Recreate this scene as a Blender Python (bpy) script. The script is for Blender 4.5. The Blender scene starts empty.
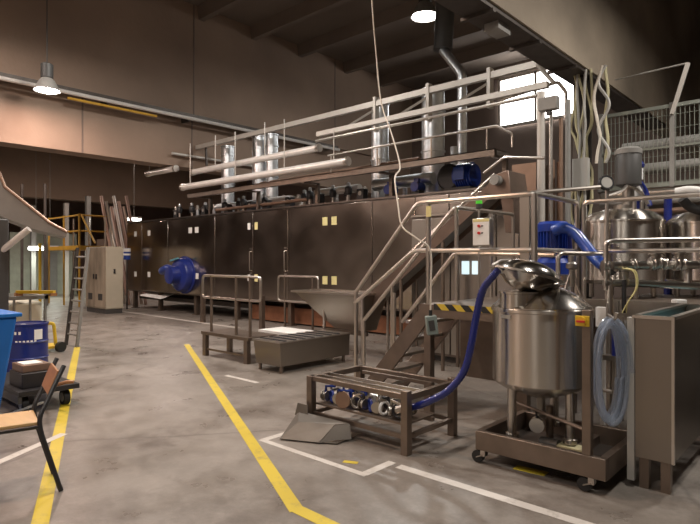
import bpy, bmesh, math, random
from mathutils import Vector, Matrix
random.seed(7)
SC = bpy.context.scene
COL = SC.collection
pi = math.pi

# ---------------------------------------------------------------- camera model (used to read places off the photograph)
FPX, EYE = 560.0, 1.6
KX, KY = .6734, .7393

def ray(px, py):
    a = (px - 350) / FPX; b = (261 - py) / FPX
    return Vector((-KX + a * KY, KY + a * KX, b))
def onY(px, py, Y):
    r = ray(px, py); return Vector((0, 0, EYE)) + r * (Y / r.y)
def onX(px, py, X):
    r = ray(px, py); return Vector((0, 0, EYE)) + r * (X / r.x)
def onZ(px, py, z=0.0):
    r = ray(px, py); return Vector((0, 0, EYE)) + r * ((z - EYE) / r.z)
def at(px, py, t):
    return Vector((0, 0, EYE)) + ray(px, py) * t

# ---------------------------------------------------------------- materials
def mat(name, col, rough=.5, metal=0., var=0., vscale=4., bump=0., bscale=20., stretch=None, rvar=0., emit=None, trans=0., alpha=1., col2=None, coat=0., aniso=0., detail=5):
    m = bpy.data.materials.new(name); m.use_nodes = True
    nt = m.node_tree; b = nt.nodes['Principled BSDF']
    b.inputs['Base Color'].default_value = (*col, 1)
    b.inputs['Roughness'].default_value = rough
    b.inputs['Metallic'].default_value = metal
    if coat: b.inputs['Coat Weight'].default_value = coat
    if aniso:
        b.inputs['Anisotropic'].default_value = aniso; b.inputs['Anisotropic Rotation'].default_value = .25
        tg = nt.nodes.new('ShaderNodeTangent'); tg.direction_type = 'RADIAL'; tg.axis = 'Z'
        nt.links.new(tg.outputs[0], b.inputs['Tangent'])
    if trans:
        b.inputs['Transmission Weight'].default_value = trans
    if alpha < 1: b.inputs['Alpha'].default_value = alpha
    if emit:
        b.inputs['Emission Color'].default_value = (*emit[:3], 1); b.inputs['Emission Strength'].default_value = emit[3]
    if var or bump or rvar:
        tc = nt.nodes.new('ShaderNodeTexCoord'); mp = nt.nodes.new('ShaderNodeMapping')
        nt.links.new(tc.outputs['Object'], mp.inputs['Vector'])
        if stretch: mp.inputs['Scale'].default_value = stretch
        if var or rvar:
            n = nt.nodes.new('ShaderNodeTexNoise'); n.inputs['Scale'].default_value = vscale; n.inputs['Detail'].default_value = 2 if metal > .5 else detail
            n.inputs['Roughness'].default_value = .5
            nt.links.new(mp.outputs[0], n.inputs['Vector'])
        if var:
            r = nt.nodes.new('ShaderNodeMapRange'); r.inputs[1].default_value = .3; r.inputs[2].default_value = .7
            nt.links.new(n.outputs['Fac'], r.inputs[0])
            mx = nt.nodes.new('ShaderNodeMix'); mx.data_type = 'RGBA'
            c2 = col2 or tuple(c * (1 - var) for c in col)
            mx.inputs[6].default_value = (*c2, 1); mx.inputs[7].default_value = (*col, 1)
            nt.links.new(r.outputs[0], mx.inputs[0]); nt.links.new(mx.outputs[2], b.inputs['Base Color'])
        if rvar:
            r2 = nt.nodes.new('ShaderNodeMapRange'); r2.inputs[1].default_value = .3; r2.inputs[2].default_value = .7
            r2.inputs[3].default_value = max(.02, rough - rvar); r2.inputs[4].default_value = rough + rvar
            nt.links.new(n.outputs['Fac'], r2.inputs[0]); nt.links.new(r2.outputs[0], b.inputs['Roughness'])
        if bump:
            n2 = nt.nodes.new('ShaderNodeTexNoise'); n2.inputs['Scale'].default_value = bscale; n2.inputs['Detail'].default_value = 3
            nt.links.new(mp.outputs[0], n2.inputs['Vector'])
            bp = nt.nodes.new('ShaderNodeBump'); bp.inputs['Strength'].default_value = bump; bp.inputs['Distance'].default_value = .05
            nt.links.new(n2.outputs['Fac'], bp.inputs['Height']); nt.links.new(bp.outputs[0], b.inputs['Normal'])
    return m

M = {}
M['steel'] = mat('brushed stainless', (.46, .43, .39), .32, 1)
M['dim_steel'] = mat('dull stainless sheet', (.30, .265, .23), .38, 1)
M['vessel'] = mat('polished vessel stainless', (.58, .54, .49), .27, 1, aniso=.92)
M['polish'] = mat('mirror polished stainless', (.60, .57, .53), .14, 1)
M['oven'] = mat('oven door stainless', (.55, .49, .44), .21, 1, var=.15, vscale=1.2, bump=.26, bscale=.8, rvar=.04)
M['oven_dark'] = mat('oven body dark stainless', (.26, .225, .20), .35, 1, var=.2, vscale=2)
M['rail'] = mat('stainless rail tube', (.62, .57, .52), .32, 1)
M['brown_steel'] = mat('dull brown steel', (.27, .215, .175), .42, .85, var=.25, vscale=5)
M['dark_steel'] = mat('dark oily steel', (.10, .085, .075), .5, .6, var=.3, vscale=6)
M['galv'] = mat('galvanised duct metal', (.76, .79, .82), .36, 1, var=.18, vscale=9, bump=.05, bscale=6)
M['white_clad'] = mat('pale pipe cladding', (.86, .82, .78), .32, .35, var=.1, vscale=5)
M['light_frame'] = mat('pale painted frame steel', (.62, .58, .53), .45, .3, var=.1)
M['pipe_brown'] = mat('brown weathered pipe', (.33, .22, .16), .45, .6, var=.2)
M['plinth'] = mat('plinth steel with painted warm reflection', (.34, .15, .08), .5, .2, var=.35, vscale=5)  # reflected warm lamplight on the steel is put into this colour
M['scoop'] = mat('dull grey sheet steel', (.16, .145, .125), .55, .3, var=.3, vscale=5)
M['conveyor'] = mat('reddish brown conveyor steel', (.25, .185, .15), .38, .8, var=.2, vscale=4)
M['black'] = mat('black rubber', (.02, .02, .02), .6)
M['black_paint'] = mat('black painted steel', (.025, .024, .026), .4)
M['blue'] = mat('glossy blue enamel', (.012, .045, .32), .35, var=.2, coat=.3)
M['blue_drum'] = mat('deep blue drum paint', (.012, .028, .21), .35, var=.2, coat=.4)
M['blue_bin'] = mat('bright blue plastic', (.012, .17, .60), .4, var=.12, vscale=3)
M['blue_hose'] = mat('blue ribbed hose plastic', (.010, .020, .17), .28, coat=.5)
M['blue_hose2'] = mat('bright blue hose plastic', (.014, .055, .30), .35, coat=.3)
M['clear'] = mat('clear bluish plastic tubing', (.62, .70, .82), .12, trans=.7, alpha=.75)
M['yellow'] = mat('yellow enamel', (.75, .50, .03), .45, var=.15)
M['stick'] = mat('yellow sticker', (.80, .72, .34), .6)
M['white'] = mat('white plastic', (.80, .80, .78), .4)
M['paper'] = mat('white paper', (.85, .85, .82), .7)
M['cream'] = mat('cream cabinet paint', (.50, .46, .36), .5, var=.12, vscale=2)
M['cream_dirty'] = mat('soiled cream cabinet paint', (.42, .35, .26), .55, var=.55, vscale=3, stretch=(1, 1, .35))
M['grey'] = mat('grey painted metal', (.30, .29, .27), .5, .2, var=.15)
M['darkgrey'] = mat('dark grey machine paint', (.07, .068, .065), .5, .1, var=.2)
M['green_grey'] = mat('grey green pendant plastic', (.22, .27, .25), .5)
M['wood'] = mat('tan plywood', (.62, .40, .18), .4, var=.15, vscale=3, stretch=(1, 8, 8))
M['brownwood'] = mat('brown plywood', (.42, .20, .08), .4, var=.2, vscale=3, stretch=(1, 8, 8))
M['red'] = mat('red plastic', (.6, .03, .03), .4)
M['green'] = mat('green signal plastic', (.08, .55, .04), .4, emit=(.1, .9, .05, .25))
M['teal'] = mat('teal liquid', (.10, .30, .36), .15)
M['ivory'] = mat('ivory cable sheath', (.70, .64, .55), .5)
M['cableyellow'] = mat('olive yellow cable sheath', (.50, .46, .28), .5)
M['cablegrey'] = mat('grey cable sheath', (.42, .41, .38), .5)
M['mesh'] = mat('pale galvanised mesh wire', (.26, .28, .245), .5, .5)
M['screen'] = mat('lit pale display', (.5, .6, .62), .3, emit=(.75, .95, 1., 1.0))
M['ibc'] = mat('milky white plastic', (.72, .68, .55), .4, trans=.1)
M['greenwall'] = mat('pale green painted panel', (.36, .38, .31), .6, var=.2)
M['orange'] = mat('yellow orange scaffold paint', (.62, .36, .05), .5, var=.2)
M['pinkwhite'] = mat('pinkish white tube', (.70, .50, .44), .45)
M['conc_wall'] = mat('tan concrete girder', (.33, .235, .175), .8, var=.30, vscale=.4, bump=.12, bscale=9)
M['conc_dirty'] = mat('soot stained concrete girder', (.46, .38, .29), .8, var=.55, vscale=.45, bump=.15, bscale=9, stretch=(1, 1, 1.2))
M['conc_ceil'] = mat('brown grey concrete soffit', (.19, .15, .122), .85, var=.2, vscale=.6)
M['wall'] = mat('red brown hall wall', (.30, .20, .16), .8, var=.2, vscale=.6)
M['wall_pale'] = mat('pale plastered hall wall', (.52, .45, .39), .8, var=.2, vscale=.5)
M['wall_dark'] = mat('dark brown hall wall', (.20, .15, .125), .8, var=.25, vscale=.6)
M['lamp'] = mat('glowing lamp lens', (1, 1, 1), .4, emit=(1., .95, .90, 40))
M['tube_light'] = mat('glowing lamp tube', (1, 1, 1), .4, emit=(.95, 1., .93, 14))
M['daylight'] = mat('bright overcast window pane', (.9, .9, .9), .4, emit=(1., .98, .95, 9))

def floor_material():
    m = bpy.data.materials.new('worn concrete floor'); m.use_nodes = True
    nt = m.node_tree; N = nt.nodes; L = nt.links; b = N['Principled BSDF']
    tc = N.new('ShaderNodeTexCoord')
    def noise(s, d, r=.6):
        n = N.new('ShaderNodeTexNoise'); n.inputs['Scale'].default_value = s; n.inputs['Detail'].default_value = d; n.inputs['Roughness'].default_value = r
        L.new(tc.outputs['Object'], n.inputs['Vector']); return n.outputs['Fac']
    def rng(sock, a, c, lo=0, hi=1):
        r = N.new('ShaderNodeMapRange'); r.inputs[1].default_value = a; r.inputs[2].default_value = c; r.inputs[3].default_value = lo; r.inputs[4].default_value = hi
        L.new(sock, r.inputs[0]); return r.outputs[0]
    def mix(f, c1, c2):
        x = N.new('ShaderNodeMix'); x.data_type = 'RGBA'
        L.new(f, x.inputs[0])
        for k, c in ((6, c1), (7, c2)):
            if isinstance(c, tuple): x.inputs[k].default_value = (*c, 1)
            else: L.new(c, x.inputs[k])
        return x.outputs[2]
    big = rng(noise(.55, 6), .35, .65)
    c = mix(big, (.168, .148, .128), (.262, .236, .210))
    fine = rng(noise(9, 8, .75), .40, .75)
    c = mix(rng(noise(9, 8, .75), .45, .85, 0, .7), c, (.34, .30, .265))
    st = rng(noise(.9, 10, .72), .50, .66, 0, .75)
    c = mix(st, c, (.095, .075, .062))
    v = N.new('ShaderNodeTexVoronoi'); v.feature = 'DISTANCE_TO_EDGE'; v.inputs['Scale'].default_value = .33
    wn = N.new('ShaderNodeTexNoise'); wn.inputs['Scale'].default_value = 1.3; wn.inputs['Detail'].default_value = 6
    L.new(tc.outputs['Object'], wn.inputs['Vector'])
    vm = N.new('ShaderNodeMix'); vm.data_type = 'VECTOR'; vm.inputs[0].default_value = .22
    L.new(tc.outputs['Object'], vm.inputs[4]); L.new(wn.outputs['Color'], vm.inputs[5]); L.new(vm.outputs[1], v.inputs['Vector'])
    cr = rng(v.outputs['Distance'], 0, .007, .55, 0)
    c = mix(cr, c, (.09, .075, .065))
    L.new(c, b.inputs['Base Color'])
    L.new(rng(noise(2.2, 5), .35, .7, .27, .58), b.inputs['Roughness'])
    bp = N.new('ShaderNodeBump'); bp.inputs['Strength'].default_value = .08; bp.inputs['Distance'].default_value = .01
    L.new(noise(30, 4), bp.inputs['Height']); L.new(bp.outputs[0], b.inputs['Normal'])
    return m
M['floor'] = floor_material()

def paint(name, col, worn, amt=.55):
    m = bpy.data.materials.new(name); m.use_nodes = True
    nt = m.node_tree; N = nt.nodes; L = nt.links; b = N['Principled BSDF']
    tc = N.new('ShaderNodeTexCoord'); n = N.new('ShaderNodeTexNoise'); n.inputs['Scale'].default_value = 6; n.inputs['Detail'].default_value = 8; n.inputs['Roughness'].default_value = .75
    L.new(tc.outputs['Object'], n.inputs['Vector'])
    r = N.new('ShaderNodeMapRange'); r.inputs[1].default_value = .52; r.inputs[2].default_value = .74; r.inputs[4].default_value = amt
    L.new(n.outputs['Fac'], r.inputs[0])
    x = N.new('ShaderNodeMix'); x.data_type = 'RGBA'; x.inputs[6].default_value = (*col, 1); x.inputs[7].default_value = (*worn, 1)
    L.new(r.outputs[0], x.inputs[0]); L.new(x.outputs[2], b.inputs['Base Color']); b.inputs['Roughness'].default_value = .5
    return m
M['yline'] = paint('yellow floor paint', (.60, .46, .035), (.26, .20, .09), .8)
M['wline'] = paint('white floor paint', (.60, .57, .53), (.25, .22, .19), .75)

def stripes():
    m = bpy.data.materials.new('yellow and black hazard stripes'); m.use_nodes = True
    nt = m.node_tree; N = nt.nodes; L = nt.links; b = N['Principled BSDF']
    tc = N.new('ShaderNodeTexCoord'); sp = N.new('ShaderNodeSeparateXYZ'); L.new(tc.outputs['Object'], sp.inputs[0])
    ad = N.new('ShaderNodeMath'); ad.operation = 'ADD'; L.new(sp.outputs[0], ad.inputs[0]); L.new(sp.outputs[2], ad.inputs[1])
    mu = N.new('ShaderNodeMath'); mu.operation = 'MULTIPLY'; mu.inputs[1].default_value = 5.4; L.new(ad.outputs[0], mu.inputs[0])
    fr = N.new('ShaderNodeMath'); fr.operation = 'FRACT'; L.new(mu.outputs[0], fr.inputs[0])
    gt = N.new('ShaderNodeMath'); gt.operation = 'GREATER_THAN'; gt.inputs[1].default_value = .5; L.new(fr.outputs[0], gt.inputs[0])
    x = N.new('ShaderNodeMix'); x.data_type = 'RGBA'; x.inputs[6].default_value = (.62, .46, .05, 1); x.inputs[7].default_value = (.02, .02, .02, 1)
    L.new(gt.outputs[0], x.inputs[0]); L.new(x.outputs[2], b.inputs['Base Color']); b.inputs['Roughness'].default_value = .5
    return m
M['hazard'] = stripes()

# ---------------------------------------------------------------- geometry helpers
def fillet(pts, rad, n=5):
    pts = [Vector(p) for p in pts]; out = [pts[0]]
    for i in range(1, len(pts) - 1):
        a, p, b = pts[i - 1], pts[i], pts[i + 1]
        u = (a - p); v = (b - p); lu, lv = u.length, v.length
        if lu < 1e-6 or lv < 1e-6: continue
        u /= lu; v /= lv
        r = min(rad, lu * .48, lv * .48)
        s, e = p + u * r, p + v * r
        for k in range(n + 1):
            t = k / n; out.append(s * (1 - t) ** 2 + p * 2 * t * (1 - t) + e * t * t)
    out.append(pts[-1]); return out
def smooth_path(pts, n=8):
    P = [Vector(p) for p in pts]; P = [P[0] * 2 - P[1]] + P + [P[-1] * 2 - P[-2]]; out = []
    for i in range(1, len(P) - 2):
        for k in range(n):
            t = k / n; a, b, c, d = P[i - 1], P[i], P[i + 1], P[i + 2]
            out.append(.5 * ((2 * b) + (c - a) * t + (2 * a - 5 * b + 4 * c - d) * t * t + (3 * b - a - 3 * c + d) * t ** 3))
    out.append(P[-2]); return out

class MB:
    def __init__(s): s.bm = bmesh.new()
    def box(s, x0, x1, y0, y1, z0, z1):
        v = [s.bm.verts.new(p) for p in ((x0, y0, z0), (x1, y0, z0), (x1, y1, z0), (x0, y1, z0), (x0, y0, z1), (x1, y0, z1), (x1, y1, z1), (x0, y1, z1))]
        for f in ((0, 3, 2, 1), (4, 5, 6, 7), (0, 1, 5, 4), (1, 2, 6, 5), (2, 3, 7, 6), (3, 0, 4, 7)): s.bm.faces.new([v[i] for i in f])
        return s
    def hull8(s, bot, top):
        v = [s.bm.verts.new(p) for p in list(bot) + list(top)]
        n = len(bot)
        s.bm.faces.new(v[:n][::-1]); s.bm.faces.new(v[n:])
        for i in range(n): j = (i + 1) % n; s.bm.faces.new((v[i], v[j], v[n + j], v[n + i]))
        return s
    def beam(s, p, q, w, h, up=(0, 0, 1)):
        p, q = Vector(p), Vector(q); d = (q - p).normalized(); up = Vector(up)
        if abs(d.dot(up)) > .98: up = Vector((1, 0, 0))
        sd = d.cross(up).normalized(); u = sd.cross(d).normalized()
        c = [sd * (w / 2) * a + u * (h / 2) * b for a, b in ((-1, -1), (1, -1), (1, 1), (-1, 1))]
        return s.hull8([p + x for x in c], [q + x for x in c])
    def tube(s, pts, r, seg=10, cap=True, closed=False, rf=None):
        P = [Vector(p) for p in pts]
        if len(P) < 2: return s
        n = len(P); rings = []; up = None
        for i in range(n):
            if closed: t = (P[(i + 1) % n] - P[i - 1]).normalized()
            elif i == 0: t = (P[1] - P[0]).normalized()
            elif i == n - 1: t = (P[-1] - P[-2]).normalized()
            else: t = ((P[i + 1] - P[i]).normalized() + (P[i] - P[i - 1]).normalized()).normalized()
            if up is None:
                up = Vector((0, 0, 1)) if abs(t.z) < .9 else Vector((1, 0, 0))
            sd = t.cross(up)
            if sd.length < 1e-5: sd = t.cross(Vector((0, 1, 0)))
            sd.normalize(); up = sd.cross(t).normalized()
            rr = r if rf is None else r * rf(i)
            rings.append([s.bm.verts.new(P[i] + sd * math.cos(2 * pi * k / seg) * rr + up * math.sin(2 * pi * k / seg) * rr) for k in range(seg)])
        m = n if closed else n - 1
        for i in range(m):
            a, b = rings[i], rings[(i + 1) % n]
            for k in range(seg): s.bm.faces.new((a[k], a[(k + 1) % seg], b[(k + 1) % seg], b[k]))
        if cap and not closed:
            s.bm.faces.new(rings[0][::-1]); s.bm.faces.new(rings[-1])
        return s
    def cyl(s, p, q, r, seg=16): return s.tube([p, q], r, seg)
    def lathe(s, prof, c, axis=(0, 0, 1), seg=32):
        ax = Vector(axis).normalized(); c = Vector(c)
        rot = Vector((0, 0, 1)).rotation_difference(ax).to_matrix()
        rings = []
        for r, z in prof:
            if r < 1e-6: rings.append([s.bm.verts.new(c + rot @ Vector((0, 0, z)))])
            else: rings.append([s.bm.verts.new(c + rot @ Vector((r * math.cos(2 * pi * k / seg), r * math.sin(2 * pi * k / seg), z))) for k in range(seg)])
        for a, b in zip(rings, rings[1:]):
            for k in range(seg):
                j = (k + 1) % seg
                if len(a) == 1 and len(b) == 1: break
                if len(a) == 1: s.bm.faces.new((a[0], b[j], b[k]))
                elif len(b) == 1: s.bm.faces.new((a[k], a[j], b[0]))
                else: s.bm.faces.new((a[k], a[j], b[j], b[k]))
        for ring, rev in ((rings[0], True), (rings[-1], False)):
            if len(ring) > 1: s.bm.faces.new(ring[::-1] if rev else ring)
        return s
    def sheet(s, pts, nrm, th):
        n = Vector(nrm).normalized() * th
        return s.hull8([Vector(p) for p in pts], [Vector(p) + n for p in pts])
    def build(s, name, m, parent=None, bev=0., origin=None, flat=False):
        bm = s.bm
        bmesh.ops.recalc_face_normals(bm, faces=bm.faces)
        off = Vector((0, 0, 0)); q = parent
        while q is not None: off += Vector(q.location); q = q.parent
        loc = Vector((0, 0, 0))
        if parent is None:
            if origin is None:
                xs = [v.co for v in bm.verts]
                lo = [min(c[i] for c in xs) for i in range(3)]; hi = [max(c[i] for c in xs) for i in range(3)]
                loc = Vector(((lo[0] + hi[0]) / 2, (lo[1] + hi[1]) / 2, lo[2]))
            else: loc = Vector(origin)
            off = loc
        for v in bm.verts: v.co -= off
        me = bpy.data.meshes.new(name); bm.to_mesh(me); bm.free()
        for p in me.polygons: p.use_smooth = not flat
        if not flat: me.set_sharp_from_angle(angle=math.radians(34))
        me.materials.append(M[m] if isinstance(m, str) else m)
        o = bpy.data.objects.new(name, me); COL.objects.link(o)
        if parent is not None: o.parent = parent
        else: o.location = loc
        if bev:
            b = o.modifiers.new('edge', 'BEVEL'); b.width = bev; b.segments = 2; b.limit_method = 'ANGLE'; b.angle_limit = math.radians(50)
        return o

def tag(o, label, cat, group=None, kind=None):
    o['label'] = label; o['category'] = cat
    if group: o['group'] = group
    if kind: o['kind'] = kind
    return o
def thing(name, label, cat, loc=(0, 0, 0), group=None):
    o = bpy.data.objects.new(name, None); COL.objects.link(o); o.location = loc; o.empty_display_size = .1
    return tag(o, label, cat, group)
def struct(mb, name, m, parent=None, **k):
    o = mb.build(name, m, parent, origin=(0, 0, 0) if parent is None else None, **k)
    if parent is None: o['kind'] = 'structure'
    return o
def copy_tree(o, loc=None, label=None, parent=None):
    c = o.copy(); COL.objects.link(c); c.parent = parent
    if loc is not None: c.location = loc
    if label: c['label'] = label
    for ch in list(o.children): copy_tree(ch, parent=c)
    return c

# ================================================================ SETTING
ZG, ZC = 4.42, 8.95                    # girder underside, ceiling rib underside
XL, XR = -15.0, -2.95                  # girder faces turned to the camera
fl = struct(MB().box(-34, 8, -9, 21, -.2, 0), 'floor', 'floor')
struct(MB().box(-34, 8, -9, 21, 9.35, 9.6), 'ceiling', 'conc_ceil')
struct(MB().box(-34, 8, 20.5, 21, 0, 9.35), 'wall_back', 'wall_dark')
struct(MB().box(-34, -33.5, -9, 20.5, 0, 9.35), 'wall_left', 'wall')
struct(MB().box(7.5, 8, -9, 20.5, 0, 9.35), 'wall_right', 'wall_dark')
struct(MB().box(-33.5, 7.5, -6.6, -6.1, 0, 9.35), 'wall_front', 'wall_pale')
n = 0
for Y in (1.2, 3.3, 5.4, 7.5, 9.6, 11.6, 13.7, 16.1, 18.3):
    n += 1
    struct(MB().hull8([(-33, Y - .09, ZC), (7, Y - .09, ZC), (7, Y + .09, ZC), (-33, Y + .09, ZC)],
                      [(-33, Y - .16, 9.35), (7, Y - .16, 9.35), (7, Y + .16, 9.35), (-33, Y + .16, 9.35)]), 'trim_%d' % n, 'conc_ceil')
def girder(X, name, m, joints, step=True, w=.6):
    mb = MB().box(X - w, X, -8.5, 20.5, ZG, 9.35)
    if step: mb.box(X, X + .10, -8.5, 20.5, 5.95, 9.35)          # upper panel stands proud of the lower band
    g = struct(mb, name, m)
    for y0, z0, z1, xo in joints:
        MB().box(X + xo, X + xo + .012, y0 - .02, y0 + .02, z0, z1).build('panel_joint', 'wall_dark', g)
    return g
girder(XL, 'wall_girder_left', 'conc_wall', [(6.1, ZG, 5.95, 0), (9.34, ZG, 5.95, 0), (9.34, 5.95, 9.35, .1), (15.5, 5.95, 9.35, .1)])
girder(XR, 'wall_girder_right', 'conc_dirty', [], False, .40)
girder(-27.0, 'wall_girder_far', 'conc_wall', [], False)

# floor markings are part of the floor
def line(p, q, w, m, z=.0022):
    p, q = Vector((p[0], p[1], 0)), Vector((q[0], q[1], 0)); d = (q - p).normalized(); s = Vector((-d.y, d.x, 0)) * w / 2
    a = [p - s, q - s, q + s, p + s]
    MB().hull8([(v.x, v.y, .0004) for v in a], [(v.x, v.y, z) for v in a]).build('painted_line', m, fl)
line((-10.75, 4.28), (-2.9, .91), .10, 'yline')
line((-9.55, 5.83), (-2.66, 2.42), .10, 'yline')
line((-2.70, 2.44), (-.4, 2.36), .10, 'yline', .0024)
line((-17.6, 8.30), (-11.0, 8.10), .11, 'wline')
line((-6.55, 4.62), (-5.85, 4.62), .07, 'wline')
line((-3.97, 3.17), (-2.72, 3.17), .06, 'wline')
line((-3.94, 3.17), (-3.94, 3.66), .075, 'wline', .0024)
line((-2.75, 3.17), (-2.75, 3.52), .075, 'wline', .0024)
line((-2.66, 3.48), (.2, 3.48), .085, 'wline')
line((-5.45, 2.05), (-4.9, 1.15), .08, 'wline', .0028)
a = onZ(348, 463); line((a.x - .05, a.y), (a.x + .06, a.y + .05), .05, 'yline')
a = onZ(530, 471); line((a.x - .12, a.y), (a.x + .12, a.y + .02), .10, 'yline')

# daylight window in the back wall
a, b = onY(500, 127, 20.4), onY(576, 110, 20.4)
w = struct(MB().box(a.x, b.x, 20.42, 20.5, a.z, 8.75), 'window_1', 'daylight')
fr = MB()
for x in (a.x, (a.x + b.x) / 2, b.x): fr.box(x - .05, x + .05, 20.32, 20.42, a.z, 8.75)
fr.box(a.x, b.x, 20.32, 20.42, a.z - .08, a.z + .02).box(a.x, b.x, 20.32, 20.42, 8.7, 8.8)
fr.build('window_frame', 'light_frame', w)

# column under the right girder
c = MB(); cx, cy = -3.10, 8.62
c.box(cx - .1, cx + .1, cy - .11, cy - .095, 0, ZG).box(cx - .1, cx + .1, cy + .095, cy + .11, 0, ZG).box(cx - .008, cx + .008, cy - .095, cy + .095, 0, ZG)
struct(c, 'column', 'dark_steel')

# ================================================================ LAMPS
def lamp(loc, label, cold=(1, .93, .86), power=300, top=None, sc=1.):
    x, y, z = loc
    r = thing('pendant_lamp', label, 'lamp', (x, y, z), 'high bay lamps')
    P_ = lambda prof: [(a * sc, b * sc) for a, b in prof]
    MB().lathe(P_([(.10, .62), (.13, .60), (.13, .30), (.10, .28)]), (x, y, z), seg=20).build('ballast_housing', 'darkgrey', r)
    MB().lathe(P_([(.10, .30), (.16, .24), (.27, .02), (.285, 0), (.275, 0), (.255, .03), (.15, .22), (.09, .27)]), (x, y, z), seg=28).build('reflector', 'grey', r)
    MB().lathe(P_([(0, -.035), (.12, -.03), (.21, 0), (.245, .03), (.245, .04), (0, .04)]), (x, y, z), seg=28).build('lens', 'lamp', r)
    tz = top if top else 9.35
    MB().cyl((x, y, z + .6 * sc), (x, y, tz), .012, 8).build('suspension_rod', 'darkgrey', r)
    l = bpy.data.lights.new('lamp_light', 'AREA'); l.shape = 'DISK'; l.size = .46; l.energy = power; l.color = cold
    o = bpy.data.objects.new('lamp_light', l); COL.objects.link(o); o.parent = r; o.location = (0, 0, -.06 * sc)
    return r
WARM = (1, .80, .70); NEUT = (1, .93, .85)
p = at(47, 91, 12.7)
lamp(p, 'glowing high bay lamp hanging beside the left concrete girder', (1, .68, .56), 135)
lamp(at(425, 17, 14.7), 'glowing high bay lamp hanging under the ribbed ceiling above the ducts', (1, .99, .95), 340, sc=1.3)
AMB = (1, .62, .40)
for i, (x, y, z, pw, cc) in enumerate(((-5.5, 1.6, 5.8, 130, AMB), (-10.2, 1.4, 5.8, 90, WARM), (-.6, 3.6, 5.8, 110, NEUT), (.2, 8.0, 5.8, 210, NEUT),
                                  (-22, 5.0, 5.8, 230, WARM), (-20.5, 11.5, 6.4, 190, WARM), (-1.0, -2.5, 5.8, 110, NEUT), (-7, -3.0, 5.8, 130, WARM), (-14, -2.5, 5.8, 130, WARM),
                                  (-10.6, 5.4, 7.1, 210, NEUT), (-6.4, 4.6, 7.4, 200, (1, .97, .92)), (-13.0, 3.0, 6.9, 60, WARM))):
    lamp((x, y, z), 'unseen high bay lamp added to light the hall', cc, pw)  # unseen lamps, added to brighten the hall and the steel
# world: a very faint ambient
wd = bpy.data.worlds.new('hall air'); SC.world = wd; wd.use_nodes = True
wd.node_tree.nodes['Background'].inputs[0].default_value = (1, .9, .82, 1); wd.node_tree.nodes['Background'].inputs[1].default_value = .008

# ================================================================ TUNNEL OVEN
OX0, OX1, OY = -18.7, -4.9, 9.1
oven = thing('tunnel_oven', 'long dark stainless tunnel oven with mirror-like panel doors along the aisle', 'oven', (-11.8, 10.2, 0))
MB().box(OX0, OX1, OY + .03, 11.3, .58, 2.90).build('oven_body', 'oven_dark', oven)
MB().box(OX0, OX1, OY - .01, 11.32, 2.90, 2.935).build('roof_panel', 'oven_dark', oven)
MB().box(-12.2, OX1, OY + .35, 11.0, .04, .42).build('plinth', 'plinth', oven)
joints = [126, 142, 168, 215, 253, 288, 372, 415, 449, 486]
JX = [onY(p, 261, OY).x for p in joints]
for i in range(len(JX) - 1):
    x0, x1 = max(JX[i], OX0) + .012, min(JX[i + 1], OX1) - .012
    d = MB().box(x0, x1, OY, OY + .028, .62, 2.87).build('door', 'oven', oven, bev=.006)
    if i in (3, 4):
        hx = x1 - .07
        MB().tube(fillet([(hx, OY, 1.35), (hx, OY - .05, 1.35), (hx, OY - .05, 1.85), (hx, OY, 1.85)], .03, 3), .012, 8).build('handle', 'rail', d)
        for zz in (1.28, 1.92): MB().box(hx - .035, hx + .035, OY - .018, OY, zz - .02, zz + .02).build('hinge', 'rail', d)
def stick(di, px, z, w=.16, h=.19, m='stick'):
    x = onY(px, 261, OY).x
    doors = [c for c in oven.children if c.name.startswith('door')]
    MB().box(x - w / 2, x + w / 2, OY - .004, OY, z - h / 2, z + h / 2).build('warning_sticker', m, doors[di])
for z in (2.51, 1.16):
    for px in (325.0, 334.2): stick(5, px, z)
    for px in (190.3, 196.7): stick(2, px, z, .19, .17, 'paper')
    stick(4, 256.2, z, .13, .19)
    stick(3, 249, z, .11, .17, 'paper')
    stick(1, 149, z, .17, .17, 'paper')
    stick(0, 135.5, z - .0, .17, .17, 'paper')
for x in (-18.4, -16.7, -14.6, -12.6, -10.4, -8.3, -6.3, -5.1):
    MB().box(x - .06, x + .06, OY + .10, OY + .22, .02, .58).box(x - .1, x + .1, OY + .06, OY + .26, 0, .02).build('leg', 'brown_steel', oven)
MB().box(-18.6, -12.4, OY + .4, 10.9, .30, .42).build('drip_tray', 'dark_steel', oven)
# white sheet under the left end
a = onZ(158, 293, .40)
t = MB().hull8([(-17.6, 8.98, .46), (-16.2, 8.98, .40), (-16.2, 9.5, .56), (-17.6, 9.5, .58)], [(-17.6, 8.97, .47), (-16.2, 8.97, .41), (-16.2, 9.5, .57), (-17.6, 9.5, .59)]).build('drip_guard', 'paper', oven)

def round_housing(px, py, r, m):  # round blue housing with a flange, set on the doors
    p = onY(px, py, OY - .25)
    f = MB().lathe([(r, .23), (r, .06), (r * .92, 0), (r * .55, -.06), (r * .5, -.30), (0, -.32)], (p.x, OY - .25, p.z), axis=(0, 1, 0), seg=32).build('blue_housing', m, oven)
    MB().lathe([(r + .02, .20), (r + .06, .21), (r + .06, .245), (r + .02, .25)], (p.x, OY - .25, p.z), axis=(0, 1, 0), seg=32).build('housing_flange', m, f)
    return p, f
p, f = round_housing(178, 275, .50, 'blue_drum')
MB().tube(fillet([(p.x - .45, OY - .15, p.z + .15), (p.x - .8, OY - .15, p.z + .2), (p.x - 1.2, OY - .1, p.z + .1), (p.x - 1.2, OY, p.z + .1)], .1), .12, 12).build('side_duct', 'blue', f)
MB().beam((p.x - .35, OY - .3, p.z + .42), (p.x + .1, OY - .3, p.z + .50), .05, .05).build('cable_box', 'teal', f)

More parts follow.
